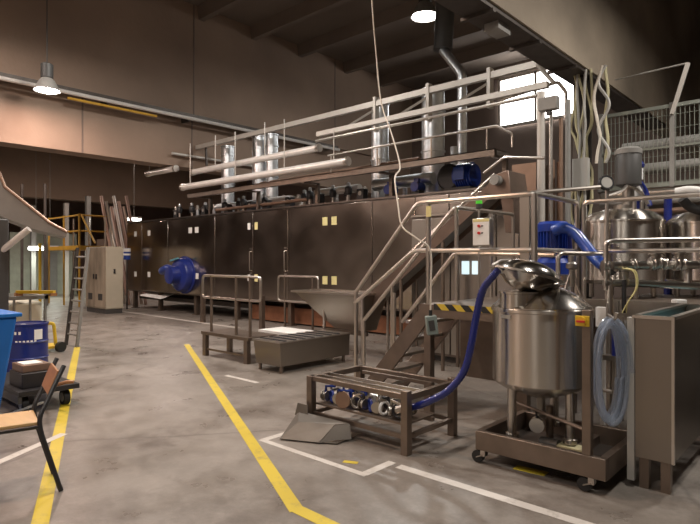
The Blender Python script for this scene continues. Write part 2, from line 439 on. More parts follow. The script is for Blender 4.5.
# exhaust ducts on the oven roof
def duct(px, top, r, label, y=10.0):
    x = onY(px, 160, y).x
    o = thing('exhaust_duct', label, 'duct', (x, y, 2.935), 'silver exhaust stacks on the oven roof')
    MB().cyl((x, y, 2.935), (x, y, top), r, 24).build('pipe', 'galv', o)
    for z in (2.95, 3.9, 4.75, top - .04): MB().lathe([(r, 0), (r + .02, .005), (r + .02, .035), (r, .04)], (x, y, z), seg=24).build('collar', 'galv', o)
    return o
duct(228, 5.05, .20, 'silver exhaust stack nearest the left girder, leftmost of the stacks')
duct(260, 5.12, .22, 'silver exhaust stack, second from the left girder')
duct(272, 5.10, .17, 'slim silver exhaust stack, third from the left girder')
duct(380, 5.22, .20, 'silver exhaust stack beside the hanging ivory cable')
duct(433, 5.25, .24, 'widest silver exhaust stack below the middle of the pale top rail')
p = [onY(445, 10, 11), onY(443, 50, 11), onY(462, 74, 11), onY(461, 168, 11)]; p[3].x = p[2].x; p[3].z = 2.936
d = thing('bent_duct', 'thin silver duct with a dog-leg bend dropping from the ceiling', 'duct', p[3])
MB().tube(fillet([p[0] + Vector((0, 0, 1.2)), p[0], p[1]], .1), .22, 16).build('upper_duct', 'darkgrey', d)
MB().tube(fillet(p[1:], .12, 4), .11, 16).build('lower_duct', 'galv', d)
x = onY(452, 160, 10.6).x
tag(MB().tube([(x + .05, 10.6, 2.93), (x + .05, 10.6, 4.1)], .08, 12).build('vent_pipe', 'galv'), 'short silver vent pipe behind the blue blower', 'pipe')

# pale pipe bridge: top rail + lower rails + struts
br = thing('pipe_bridge', 'pale steel pipe bridge running above the oven between the girders', 'frame', (-9.5, 9.5, 4.2))
MB().box(-14.98, -4.2, 9.45, 9.55, 5.0, 5.12).build('top_rail', 'light_frame', br)
MB().box(-9.1, -3.75, 8.85, 8.95, 4.42, 4.52).build('lower_rail', 'light_frame', br)
MB().cyl((-9.0, 8.75, 4.28), (-3.75, 8.75, 4.28), .03, 10).build('conduit', 'rail', br)
for px in (376, 429, 490):
    x = onY(px, 90, 9.5).x
    MB().box(x - .035, x + .035, 9.43, 9.57, 4.45, 5.2).build('post', 'light_frame', br)
    MB().beam((x, 9.5, 4.95), (x - .42, 8.95, 4.5), .045, .045).build('strut', 'light_frame', br)
for x in (-14.5, -12.2): MB().beam((x, 9.5, 5.0), (x + .05, 9.5, 4.45), .05, .05).build('strut', 'dark_steel', br)
for x in (-4.2,): MB().beam((x, 9.5, 5.06), (x + .55, 8.9, 4.47), .05, .05).build('strut', 'light_frame', br)

# clad pipes
def pipe(name, label, p, q, r, m, caps=True, hang=(), group=None):
    o = thing(name, label, 'pipe', ((p[0] + q[0]) / 2, (p[1] + q[1]) / 2, min(p[2], q[2])), group)
    MB().cyl(p, q, r, 18).build('cladding', m, o)
    p, q = Vector(p), Vector(q); dd = (q - p).normalized()
    if caps:
        for s, f in ((p, -1), (q, 1)): MB().cyl(s - dd * f * .06, s + dd * f * .02, r + .015, 18).build('end_band', 'rail', o)
    for x, zt in hang: MB().cyl((x, p.y, p.z), (x, p.y, zt), .014, 6).build('hanger_rod', 'light_frame', o)
    return o
pipe('insulated_pipe', 'lower pale insulated pipe with an end cap over the oven front', (-14.3, 8.6, 3.70), (-7.9, 8.6, 3.68), .085, 'white_clad', hang=((-13.9, 4.9), (-11.8, 4.9), (-9.9, 4.9), (-8.3, 4.4)), group='insulated pipes')
pipe('insulated_pipe', 'upper pale insulated pipe running just under the girder edge', (-14.0, 8.75, 4.12), (-8.9, 8.75, 4.12), .08, 'white_clad', hang=((-12.9, 5.0), (-10.8, 5.0)), group='insulated pipes')
pipe('insulated_pipe', 'short pale insulated pipe left of the others beyond the girder', (-16.3, 8.6, 4.30), (-14.65, 8.6, 4.28), .085, 'white_clad', hang=((-16.2, 4.9),), group='insulated pipes')
a = MB().box(-14.2, -4.6, 8.7, 8.78, 3.40, 3.52)
wk = thing('roof_walkway', 'steel channel walkway with a bent handrail along the oven roof', 'walkway', (-9, 9, 2.94))
a.box(-14.2, -4.6, 8.7, 9.3, 3.50, 3.52).build('channel', 'brown_steel', wk)
for x in (-13.8, -11.6, -9.4, -7.2, -4.65): MB().box(x - .04, x + .04, 9.15, 9.23, 2.935, 3.42).box(x - .04, x + .04, 8.72, 9.23, 3.38, 3.42).build('support_post', 'brown_steel', wk)
e = onY(497, 124, 8.72)
MB().tube(fillet([(-8.6, 8.72, 3.90), (e.x, 8.72, 3.90), (e.x + .28, 8.72, 3.72), (e.x + .28, 8.72, 3.5)], .05), .022, 8).build('handrail', 'rail', wk)
for x in (-8.5, -7.2, -5.9, -4.75): MB().cyl((x, 8.72, 3.52), (x, 8.72, 3.90), .016, 8).build('rail_post', 'rail', wk)

# roof pipework: elbows and insulated runs
def poly_pipe(label, pts, r, m, rad=.15, name='roof_pipe', cat='pipe', group='pipe runs on the oven roof', seg=14):
    return tag(MB().tube(fillet(pts, rad), r, seg).build(name, m), label, cat, group)
poly_pipe('silver insulated pipe lying on the oven roof left of the small blue motors', [(-9.6, 9.5, 3.25), (-8.35, 9.5, 3.25)], .09, 'white_clad')
poly_pipe('blue-white insulated pipe on the oven roof between the two small blue motors', [(-7.95, 9.55, 3.28), (-6.4, 9.55, 3.28)], .13, 'galv')
poly_pipe('silver elbow pipe dropping into the oven roof', [(-11.9, 9.6, 3.15), (-10.7, 9.6, 3.15), (-10.45, 9.6, 2.94)], .14, 'white_clad')
poly_pipe('horizontal silver pipe on the oven roof under the left stacks', [(-14.2, 9.7, 3.2), (-12.3, 9.7, 3.2)], .10, 'galv')
poly_pipe('brown drain pipe running low along the oven roof', [(-13.6, 9.25, 3.05), (-9.8, 9.25, 3.08)], .045, 'pipe_brown')
poly_pipe('long thin brown pipe above the oven roof', [(-12.4, 9.9, 3.75), (-7.0, 9.9, 3.78)], .06, 'pipe_brown')
# valves on the roof
va = thing('valve_actuator', 'small dark valve actuator with silver head on the oven roof', 'valve', (0, 0, 0), 'valve actuators on the oven roof')
MB().cyl((0, 0, 0), (0, 0, .16), .035, 10).build('stem', 'rail', va)
MB().lathe([(.075, .15), (.085, .17), (.085, .30), (.06, .34), (0, .35)], (0, 0, 0), seg=14).build('housing', 'black_paint', va)
MB().lathe([(.03, .34), (.045, .36), (.045, .42), (0, .44)], (0, 0, 0), seg=12).build('cap', 'galv', va)
vx = [-15.6, -15.1, -14.55, -13.95, -13.4, -12.9, -12.35, -11.6, -10.2, -9.75, -9.1, -8.75, -8.5]
for i, x in enumerate(vx):
    o = va if i == 0 else copy_tree(va)
    o.location = (x, 9.28 + .12 * (i % 3), 2.935)
ri = thing('vent_riser', 'short silver riser with flange on the oven roof', 'riser', (0, 0, 0), 'silver risers on the oven roof')
MB().cyl((0, 0, 0), (0, 0, .30), .05, 12).build('pipe', 'galv', ri)
MB().lathe([(.05, .28), (.09, .285), (.09, .31), (.05, .315), (.05, .40), (0, .42)], (0, 0, 0), seg=16).build('flange', 'rail', ri)
for i, x in enumerate((-16.4, -15.4, -14.75, -13.7, -13.1, -12.75, -11.75, -11.3, -10.9, -9.9, -9.35, -8.6, -7.9, -7.3)):
    o = ri if i == 0 else copy_tree(ri)
    o.location = (x, 9.62 + .17 * (i % 3), 2.935)
vb = thing('valve_box', 'black valve box on the oven roof', 'valve box', (0, 0, 0), 'black valve boxes on the oven roof')
MB().box(-.10, .10, -.08, .08, 0, .26).build('enclosure', 'black_paint', vb, bev=.01)
MB().cyl((.0, -.085, .16), (.0, -.08, .16), .05, 14).build('dial', 'cablegrey', vb)
for i, x in enumerate((-15.85, -14.3, -13.15, -12.1, -11.45, -10.55, -9.5, -8.15)):
    o = vb if i == 0 else copy_tree(vb)
    o.location = (x, 9.35, 2.935)
for i, (px, py, lb) in enumerate(((390, 190, 'small blue motor on the oven roof, left of the pair'), (417, 187, 'small blue motor on the oven roof, right of the pair'))):
    p = onY(px, py, 9.3)
    o = thing('roof_motor', lb, 'motor', (p.x, p.y, 2.935), 'small blue roof motors')
    MB().cyl((p.x, p.y - .1, 3.1), (p.x, p.y + .16, 3.1), .10, 18).build('motor_body', 'blue', o)
    MB().box(p.x - .09, p.x + .09, p.y - .06, p.y + .12, 2.935, 3.03).build('foot', 'darkgrey', o)
    MB().box(p.x - .05, p.x + .05, p.y - .04, p.y + .05, 3.18, 3.27).build('terminal_box', 'blue', o)
p = onY(463, 180, 9.4)
bl = thing('blower', 'large blue ribbed blower motor on the oven roof near the bent duct', 'blower', (p.x, p.y, 2.935))
rb = MB()
rb.lathe([(0, 0), (.22, 0), (.26, .03), (.26, .16), (.22, .2), (0, .2)], (p.x - .24, p.y - .16, 3.22), axis=(0, 1, 0), seg=28); rb.build('fan_scroll', 'black_paint', bl)
mb = MB()
for k in range(6): mb.lathe([(.21, 0), (.255, .006), (.255, .028), (.21, .034)], (p.x - .04 + k * .05 - .02, p.y, 3.22), axis=(1, 0, 0), seg=28)
mb.cyl((p.x - .12, p.y, 3.22), (p.x + .27, p.y, 3.22), .215, 28).build('motor_body', 'blue', bl)
MB().box(p.x - .02, p.x + .2, p.y - .32, p.y - .2, 3.12, 3.36).build('terminal_box', 'blue_hose2', bl)
MB().box(p.x - .3, p.x + .26, p.y - .2, p.y + .2, 2.935, 3.0).build('foot', 'darkgrey', bl)

# tray with conduits hanging on the left girder
tr = thing('cable_tray', 'dark cable tray with pale conduits fixed along the left girder', 'tray', (XL + .2, 6, 5.85))
MB().box(XL + .106, XL + .38, -4, 15.4, 5.86, 5.95).build('tray', 'dark_steel', tr)
MB().cyl((XL + .42, -4, 5.80), (XL + .42, 15.4, 5.80), .05, 10).build('conduit', 'white_clad', tr)
MB().cyl((XL + .34, 5.6, 5.68), (XL + .34, 8.0, 5.68), .035, 8).build('conduit', 'orange', tr)
for y in (1, 4, 6.6, 9, 11.5, 14): MB().box(XL + .004, XL + .40, y - .03, y + .03, 5.72, 5.87).build('bracket', 'dark_steel', tr)
pipe('girder_pipe', 'thin pale pipe beneath the tray on the left girder', (XL + .12, 8.6, 4.75), (XL + .12, 12.4, 4.75), .04, 'light_frame', False)
# dark strip added for the shaded underside of the right girder, with fittings
tr = thing('underside_shade', 'dark strip standing in for shade, with small fittings, under the right girder', 'tray', (XR - .2, 6, 4.36))
MB().box(XR - .40, XR - .03, 1.5, 13, 4.37, 4.418).build('tray', 'dark_steel', tr)
for y in (4.4, 5.6, 6.8, 8.0): MB().box(XR - .42, XR - .01, y - .03, y + .03, 4.33, 4.37).build('bracket', 'dark_steel', tr)
MB().box(XR - .30, XR - .12, 5.9, 6.2, 4.28, 4.37).build('junction_box', 'grey', tr)

# cables bundled at the column
cab = ['cableyellow', 'cableyellow', 'cablegrey', 'cableyellow', 'ivory', 'cablegrey', 'cableyellow', 'cableyellow', 'ivory', 'cablegrey', 'cableyellow']; cab = cab[:8] + cab[8:]
for i, m in enumerate(cab):
    x0 = cx - .07 + i * .036 if i < 8 else cx + .34 + (i - 8) * .025
    y0 = cy - .16
    pts = []
    for k in range(15):
        z = 4.42 - k * (.165 if i < 8 else .10)
        s = math.sin(k * .9 + i * 1.7) * (.012 if i % 3 else .05)
        pinch = (abs(z - 3.25) < .3) * .45
        xx = x0 * (1 - pinch) + (cx + .06) * pinch if i < 8 else x0 + (-.10 * abs(math.sin(k * .30)) if i == 8 else s * .5)
        pts.append((xx + s, y0 + .03 * math.sin(i * 2.1) - .02 * (i % 2), z))
    tag(MB().tube(smooth_path(pts, 4), .019 if i < 8 else .022, 7).build('hanging_cable', m),
        ('loose pale cable looping beside the bundle on the column' if i >= 8 else 'hanging cable in the bundle tied to the dark steel column'), 'cable', 'cables hanging at the column' if i < 8 else 'loose cables beside the column')

# ================================================================ MEZZANINE AND MESH FENCE (upper right)
struct(MB().box(-3.0, 1.6, 9.0, 12.5, 2.50, 2.66), 'trim_10', 'conc_ceil')
mf = thing('mesh_fence', 'pale wire mesh guard fence on the mezzanine at upper right', 'fence', (-1.6, 9, 2.66))
wires = MB()
x = -2.98
while x < 1.0:
    wires.box(x - .004, x + .004, 8.99, 9.0, 2.72, 3.8); x += .058
z = 2.74
while z < 3.8:
    wires.box(-2.98, 1.0, 9.0, 9.008, z - .003, z + .003); z += .19
wires.build('wire_panel', 'mesh', mf)
f = MB().box(-3.0, 1.0, 8.975, 9.02, 3.79, 3.84).box(-3.0, 1.0, 8.975, 9.02, 2.67, 2.73).box(-3.0, 1.0, 8.975, 9.0, 3.22, 3.25).build('frame_rail', 'mesh', mf)
for x in (-2.96, -1.98, -1.0, 0.0): MB().box(x - .03, x + .03, 8.97, 9.03, 2.66, 3.86).build('post', 'grey', mf)
p, q = onY(672, 114, 8.96), onY(688, 63, 8.96)
po = thing('bracket_arm', 'pale slanted arm rising from the mesh fence with a thin line tied to it', 'bracket', p)
MB().beam(p, q, .05, .05).build('arm', 'light_frame', po)
q2 = onY(640, 74, 9.0); MB().cyl(q, q2, .012, 6).cyl(q2, onY(615, 80, 9.2), .008, 6).build('guy_line', 'cablegrey', po)
for i, (z, y, lb) in enumerate(((3.45, 9.9, 'pale horizontal pipe behind the mesh fence, upper'), (3.05, 9.7, 'pale horizontal pipe behind the mesh fence, lower'))):
    o = thing('service_pipe', lb, 'pipe', (-.8, y, 2.66), 'pipes behind the mesh fence')
    MB().cyl((-2.9, y, z), (1.2, y, z), .09, 14).build('pipe', 'grey', o)
    for x in (-2.7, -.6, 1.0): MB().box(x - .03, x + .03, y + .03, y + .09, 2.66, z).build('stand', 'grey', o)
    
# long horizontal pipes in front of the mezzanine edge
for i, (y, z, r, m, lb) in enumerate(((8.85, 2.58, .045, 'rail', 'topmost pipe along the mezzanine edge'), (8.8, 2.45, .05, 'grey', 'middle pipe along the mezzanine edge'), (8.75, 2.30, .04, 'pipe_brown', 'brown lowest pipe along the mezzanine edge'))):
    o = thing('edge_pipe', lb, 'pipe', (-.8, y, z), 'pipes along the mezzanine edge')
    MB().cyl((-2.9, y, z), (1.2, y, z), r, 12).build('pipe', m, o)
    for x in (-2.6, -1.2, .2): x += i * .14; MB().box(x - .02, x + .02, y, 9.06, z - .02, z + .02).box(x - .02, x + .02, 9.03, 9.06, z, max(z + .01, 2.499)).build('wall_bracket', 'grey', o)

# vertical pipes and post between platform and column
vs = [(541, 92, .055, 'light_frame', 7.6, 'bright square-looking standpipe carrying a grey junction box'),
      (551, 112, .028, 'rail', 7.8, 'thin standpipe right of the junction box'),
      (561, 118, .028, 'pipe_brown', 7.9, 'thin brown standpipe left of the dark column'),
      (568, 100, .04, 'grey', 8.2, 'grey standpipe next to the dark column'),
      (552, 160, .045, 'pipe_brown', 8.4, 'brown copper-toned standpipe below the window'),
      (560, 162, .05, 'pipe_brown', 8.5, 'second copper-toned standpipe below the window')]
for px, py, r, m, Y, lb in vs:
    p = onY(px, py, Y)
    tag(MB().cyl((p.x, p.y, 0), (p.x, p.y, p.z), r, 12).build('standpipe', m), lb, 'pipe', 'standpipes left of the column')
p = onY(549, 104, 7.5)
jb = thing('junction_box', 'grey junction box fixed on a bright standpipe below the window', 'box', (p.x, p.y, p.z - .1))
MB().box(p.x - .13, p.x + .13, p.y - .06, p.y + .06, p.z - .09, p.z + .09).build('enclosure', 'grey', jb, bev=.01)
MB().box(p.x - .03, p.x + .03, p.y - .03, p.y + .03, p.z - .15, p.z - .09).build('gland', 'darkgrey', jb)
p = onY(579, 172, 8.3)
tag(MB().box(p.x - .10, p.x + .12, p.y, p.y + .10, p.z - .26, p.z + .2).build('wall_panel', 'cablegrey'), 'pale grey upright panel left of the dark column', 'panel')
# cross pipes near the window
tag(MB().tube(fillet([onY(500, 100, 9.0), onY(558, 82, 9.0), onY(566, 92, 9.0), onY(566, 118, 9.0)], .05), .03, 8).build('steam_pipe', 'rail'), 'thin bent pipe crossing the bright window', 'pipe')

# ================================================================ ACCESS PLATFORM WITH STAIR
PZ, PY0, PXL, PXR = 1.15, 4.87, -3.42, -2.18
pf = thing('access_platform', 'stainless access platform with steep stair, tube handrails and striped edge', 'platform', (-2.6, 6.2, 0))
MB().box(PXL, PXR, PY0, 6.9, PZ - .05, PZ).box(PXR, 1.4, 5.92, 8.6, PZ - .05, PZ).build('deck', 'brown_steel', pf)
MB().box(PXL, PXR, PY0 - .03, PY0, PZ - .13, PZ).build('edge_beam', 'brown_steel', pf)
MB().box(PXR, 1.4, 5.89, 5.92, PZ - .13, PZ + .06).build('edge_beam', 'steel', pf)
MB().box(-3.24, PXR + .05, PY0 - .036, PY0 - .03, PZ - .05, PZ + .012).build('hazard_stripe', 'hazard', pf)
for x, y in ((-3.36, 4.93), (-2.30, 4.93), (-2.40, 4.98), (-3.36, 6.8), (-2.25, 5.95), (-2.3, 6.8), (-1.0, 6.0), (.4, 6.0), (-1.0, 8.5), (.4, 8.5)):
    MB().box(x - .04, x + .04, y - .04, y + .04, 0, PZ - .05).build('leg', 'brown_steel', pf)
# cladding panels under the deck, set back
MB().box(-3.36, -2.25, 5.55, 5.58, .30, PZ - .06).build('under_panel', 'brown_steel', pf)
# stair
sx0, sx1, sy0, sy1 = -4.28, PXL, PY0 + .02, PY0 + .66
for y, m in ((sy0, 'brown_steel'), (sy1, 'brown_steel')):
    MB().hull8([(sx0 - .11, y - .015, 0), (sx0 + .13, y - .015, 0), (sx1 + .13, y - .015, PZ - .12), (sx1 + .02, y - .015, PZ)],
               [(sx0 - .11, y + .015, 0), (sx0 + .13, y + .015, 0), (sx1 + .13, y + .015, PZ - .12), (sx1 + .02, y + .015, PZ)]).build('stringer', m, pf)
for k in range(1, 6):
    f = k / 6; x = sx0 + (sx1 - sx0) * f; z = PZ * f
    MB().box(x - .09, x + .13, sy0 + .016, sy1 - .016, z - .035, z).build('tread', 'rail', pf, bev=.004)
RZ = 2.21
r = .024
def rail(pts, rad=.06, rr=r, m='rail', par=None, name='handrail'):
    return MB().tube(fillet(pts, rad), rr, 10).build(name, m, par or pf)
near_top = [onY(356, 292, PY0), onY(417.5, 203, PY0), (PXR, PY0, RZ), (PXR, 5.9, RZ), (PXR, 5.9, PZ)]
rail(near_top)
rail([onY(355, 303, PY0), onY(414, 250.5, PY0), (PXR, PY0, 1.70), (PXR, 5.86, 1.70)], name='mid_rail')
rail([onY(364, 320, 5.5), (-3.40, 5.5, RZ), (-3.36, 6.86, RZ), (-3.36, 6.86, PZ)])
rail([onY(402, 322, 5.5), (-3.40, 5.5, 1.69), (-2.25, 5.5, 1.66)], name='mid_rail')
rail([(-2.12, 5.93, PZ), (-2.12, 5.93, RZ), (1.2, 5.93, RZ), (1.2, 5.93, PZ)])
rail([(-2.12, 5.93, 1.70), (1.2, 5.93, 1.70)], name='mid_rail')
for x in (-3.33, PXR + .0): MB().cyl((x, PY0, PZ - .1), (x, PY0, RZ), .028, 10).build('rail_post', 'rail', pf)
MB().box(-2.32, -2.23, PY0 + .0, PY0 + .09, PZ, RZ - .01).build('rail_post', 'steel', pf)
for y in (5.5, 6.3): MB().cyl((-3.38, y, PZ), (-3.38, y, RZ), .024, 10).build('rail_post', 'rail', pf)
for x in (-.9, .2): MB().cyl((x, 5.93, PZ), (x, 5.93, RZ), .022, 10).build('rail_post', 'rail', pf)
p = onY(356, 292, PY0); MB().cyl((p.x, p.y, 0.0), p, .024, 10).build('rail_post', 'rail', pf)
p = onY(402, 322, 5.5); MB().cyl((p.x - .12, 5.5, .0), (p.x - .12, 5.5, p.z + .35), .024, 10).build('rail_post', 'rail', pf)
p = onY(392, 292, 5.5); MB().cyl((p.x, 5.5, .0), (p.x, 5.5, p.z + .1), .022, 10).build('rail_post', 'rail', pf)
p = onY(364, 320, 5.5); MB().cyl((p.x, 5.5, .0), p, .022, 10).build('rail_post', 'rail', pf)
p = onY(429, 212, PY0 - .03)
MB().box(p.x - .028, p.x + .028, p.y - .012, p.y, p.z - .05, p.z + .06).build('tag_plate', 'stick', pf)

# control box on the platform rail
p, q = onY(475, 219, PY0 - .05), onY(492.5, 246, PY0 - .05)
cb = thing('control_box', 'pale control box with red buttons and yellow top hung on the platform rail', 'control box', (p.x + .08, PY0 - .03, q.z))
MB().box(p.x, q.x, PY0 - .10, PY0 - .026, q.z, p.z).build('enclosure', 'steel', cb, bev=.006)
MB().box(p.x + .01, q.x - .008, PY0 - .105, PY0 - .10, q.z + .012, p.z - .035).build('face_plate', 'paper', cb)
MB().box(p.x + .01, q.x - .008, PY0 - .105, PY0 - .10, p.z - .033, p.z - .006).build('yellow_strip', 'stick', cb)
for zz, m in ((.72, 'red'), (.47, 'red')):
    c = p.lerp(q, .42); z = q.z + (p.z - q.z) * zz
    MB().cyl((c.x, PY0 - .105, z), (c.x, PY0 - .125, z), .013, 12).build('button', m, cb)
    MB().box(c.x + .018, c.x + .04, PY0 - .107, PY0 - .105, z - .006, z + .006).build('button_label', 'darkgrey', cb)
p = onY(479, 204, 5.35)
sl = thing('signal_light', 'small green signal light on a stem above the control box', 'signal light', (p.x, p.y, p.z - .05))
MB().cyl((p.x, p.y, PZ), (p.x, p.y, p.z - .05), .012, 8).build('stem', 'rail', sl)
MB().lathe([(.03, -.05), (.034, -.045), (.034, .0), (.0, .0)], p, seg=16).build('base', 'darkgrey', sl)
MB().lathe([(.034, 0), (.034, .035), (.02, .05), (0, .052)], p, seg=16).build('lens', 'green', sl)

# brown control cabinets behind the platform
a, b = onY(411, 218.5, 7.5), onY(519, 216, 7.5)
kc = thing('control_cabinet', 'brown steel control cabinet with two lit displays behind the platform', 'cabinet', ((a.x + b.x) / 2, 7.9, 0))
MB().box(a.x, b.x, 7.53, 8.3, .1, 2.32).build('cabinet_body', 'oven_dark', kc)
MB().box(a.x - .02, b.x + .02, 7.49, 8.32, 2.32, 2.345).build('top_panel', 'rail', kc)
MB().box(a.x + .04, b.x - .04, 7.6, 8.25, 0, .1).build('plinth', 'darkgrey', kc)
xs = [a.x, onY(450, 261, 7.5).x, onY(496, 261, 7.5).x, b.x]
for i in range(3): MB().box(xs[i] + .01, xs[i + 1] - .01, 7.505, 7.53, .14, 2.28).build('door', 'steel', kc, bev=.005)
dr = [c for c in kc.children if c.name.startswith('door')][1]
for px in (465.5, 475.8):
    c = onY(px, 267, 7.5); MB().box(c.x - .058, c.x + .058, 7.485, 7.505, c.z - .11, c.z + .09).build('display', 'screen', dr)

# inclined elevator conveyor with hopper
lo, hi = onY(366, 304, 6.95), onY(500, 181, 6.95)
ec = thing('elevator_conveyor', 'inclined reddish steel elevator conveyor rising behind the stair', 'conveyor', (lo.x, 7.15, 0))
dv = (hi - lo).normalized(); up = Vector((-dv.z, 0, dv.x))
for y, nm in ((6.93, 'side_plate'), (7.37, 'side_plate')):
    MB().hull8([lo + Vector((0, y - 6.95, 0)) - up * .11, hi + Vector((0, y - 6.95, 0)) - up * .08, hi + Vector((0, y - 6.95, 0)) + up * .07, lo + Vector((0, y - 6.95, 0)) + up * .09],
               [lo + Vector((0, y - 6.93, 0)) - up * .11, hi + Vector((0, y - 6.93, 0)) - up * .08, hi + Vector((0, y - 6.93, 0)) + up * .07, lo + Vector((0, y - 6.93, 0)) + up * .09]).build(nm, 'conveyor', ec)
MB().beam(lo + Vector((0, .21, 0)), hi + Vector((0, .21, 0)), .40, .05, up=up).build('belt', 'grey', ec)
MB().tube([lo + up * .13, hi + up * .13], .018, 8).build('edge_rail', 'rail', ec)
fl_ = MB()
for k in range(1, 22):
    c = lo.lerp(hi, k / 22) + Vector((0, .21, 0)) + up * .05
    fl_.beam(c - Vector((0, .18, 0)), c + Vector((0, .18, 0)), .02, .06, up=up)
fl_.build('flights', 'ibc', ec)
for f in (.3, .62):
    c = lo.lerp(hi, f)
    for y in (6.95, 7.36): MB().cyl((c.x, y, 0), (c.x, y, c.z - .12), .028, 8).build('leg', 'brown_steel', ec)
hx, hz = hi.x, hi.z
MB().hull8([(hx - .20, 6.9, hz - .16), (hx + .20, 6.9, hz - .26), (hx + .20, 7.42, hz - .26), (hx - .20, 7.42, hz - .16)],
           [(hx - .10, 6.9, hz + .08), (hx + .14, 6.9, hz + .13), (hx + .14, 7.42, hz + .13), (hx - .10, 7.42, hz + .08)]).build('discharge_hood', 'conveyor', ec, bev=.01)
MB().hull8([(hx + .08, 6.95, hz - .7), (hx + .20, 6.95, hz - .7), (hx + .20, 7.37, hz - .7), (hx + .08, 7.37, hz - .7)],
           [(hx + .02, 6.93, hz - .2), (hx + .20, 6.93, hz - .26), (hx + .20, 7.39, hz - .26), (hx + .02, 7.39, hz - .2)]).build('discharge_chute', 'conveyor', ec)
MB().cyl((hx, 6.78, hz), (hx, 6.92, hz), .07, 14).build('drive_motor', 'grey', ec)
MB().tube(fillet([(hx - .2, 6.88, hz + .12), (hx + .1, 6.88, hz + .3), (hx + .65, 6.88, hz + .22)], .05), .02, 8).build('guard_rail', 'rail', ec)
# machine bodies beyond the chute (reddish brown)
a, b = onY(512, 165, 8.4), onY(536, 196, 8.4)
tag(MB().box(a.x, b.x, 8.4, 8.85, PZ, a.z).build('hot_cabinet', 'pipe_brown'), 'reddish brown steel cabinet behind the conveyor discharge', 'cabinet')

hp = thing('feed_hopper', 'stainless feed hopper with sloped sides at the foot of the conveyor', 'hopper', (-6.6, 6.75, 0))
hx0, hx1, hy0, hy1 = -7.45, -5.80, 6.66, 7.30
MB().hull8([(-6.55, 6.82, .46), (-5.92, 6.82, .46), (-5.92, 7.15, .46), (-6.55, 7.15, .46)],
           [(hx0 + .05, hy0, 1.06), (hx1, hy0, 1.06), (hx1, hy1, 1.06), (hx0 + .05, hy1, 1.06)]).build('hopper_body', 'dim_steel', hp)
rm = MB(); rm.box(hx0, hx1 + .03, hy0 - .04, hy0 + .02, 1.05, 1.085).box(hx0, hx1 + .03, hy1 - .02, hy1 + .04, 1.05, 1.085).box(hx0, hx0 + .06, hy0, hy1, 1.05, 1.085).box(hx1 - .03, hx1 + .03, hy0, hy1, 1.05, 1.085)
rm.build('rim', 'rail', hp)
for x, y in ((hx1, hy0), (hx1, hy1), (-6.75, hy0 + .1), (-6.75, hy1 - .1)): MB().cyl((x, y, 0), (x, y, 1.06), .026, 10).build('leg', 'rail', hp)
MB().box(-6.75, -5.8, 6.76, 6.80, .40, .46).build('cross_brace', 'brown_steel', hp)

# trough in front of hopper
tb = thing('collection_trough', 'low stainless box trough on short feet before the hopper', 'trough', (-6.25, 5.85, 0))
tx0, tx1, ty0, ty1 = -6.64, -6.03, 5.16, 6.62
MB().hull8([(tx0 + .03, ty0 + .03, .10), (tx1 - .02, ty0 + .03, .10), (tx1 - .02, ty1, .10), (tx0 + .03, ty1, .10)], [(tx0, ty0, .45), (tx1, ty0, .45), (tx1, ty1, .45), (tx0, ty1, .45)]).build('trough_body', 'dim_steel', tb, bev=.006)
gm = MB()
for k in range(7): y = ty0 + .1 + k * .185; gm.box(tx0 + .03, tx1 - .03, y, y + .05, .452, .462)
gm.build('slot_grid', 'black', tb)
MB().box(tx0 - .012, tx1 + .012, ty0 - .012, ty1 + .01, .435, .452).build('rim', 'rail', tb)
for x in (tx0 + .07, tx1 - .07):
    for y in (ty0 + .08, ty1 - .08): MB().cyl((x, y, 0), (x, y, .11), .026, 10).build('foot', 'brown_steel', tb)
tt = thing('side_table', 'low white-topped steel table between step platform and trough', 'table', (-7.0, 6.05, 0))
MB().box(-7.55, -6.72, 5.98, 6.50, .40, .44).build('table_top', 'paper', tt)
for x in (-7.48, -6.79):
    for y in (6.04, 6.44): MB().cyl((x, y, 0), (x, y, .40), .022, 8).build('leg', 'brown_steel', tt)

# step platform with guard rail
sp = thing('step_platform', 'small steel step platform with a round-cornered tube guard rail', 'platform', (-7.85, 5.65, 0))
MB().box(-8.28, -6.98, 5.33, 5.90, .36, .41).build('deck', 'brown_steel', sp)
for x, y in ((-8.2, 5.37), (-7.06, 5.37), (-8.2, 5.86), (-7.06, 5.86)): MB().box(x - .045, x + .045, y - .035, y + .035, 0, .36).build('leg', 'brown_steel', sp)
MB().box(-8.15, -7.1, 5.36, 5.39, .10, .13).build('brace', 'brown_steel', sp)
A, B = Vector((-8.72, 5.92, 0)), Vector((-7.08, 5.92, 0))
MB().tube(fillet([(-8.38, 5.43, 1.10), (-8.38, 5.43, 1.35), (-6.80, 5.43, 1.35), (-6.80, 5.43, .98), (-8.38, 5.43, .98), (-8.38, 5.43, 1.12)], .07), .022, 10).build('guard_loop', 'rail', sp)
for x in (-8.12, -7.42, -7.06): MB().cyl((x, 5.43, .41), (x, 5.43, 1.35), .024, 10).build('rail_post', 'brown_steel', sp)
gr = thing('guard_rail', 'free-standing round-cornered tube guard rail behind the hopper', 'guard rail', (-7.9, 7.4, 0))
MB().tube(fillet([(-8.7, 7.4, 1.1), (-8.7, 7.4, 1.30), (-7.55, 7.4, 1.30), (-7.55, 7.4, .80), (-8.7, 7.4, .80), (-8.7, 7.4, 1.12)], .07), .022, 10).build('guard_loop', 'rail', gr)
for x in (-8.5, -7.7): MB().cyl((x, 7.4, 0), (x, 7.4, 1.3), .022, 10).build('post', 'brown_steel', gr)
for i, px in enumerate((203, 262)):
    p = onY(px, 285, 8.2)
    tag(MB().box(p.x - .05, p.x + .05, 8.15, 8.25, 0, .8).build('bollard', 'brown_steel'), 'brown steel bollard post before the oven, ' + ('left' if i == 0 else 'right') + ' of the step platform rail', 'post', 'oven bollards')

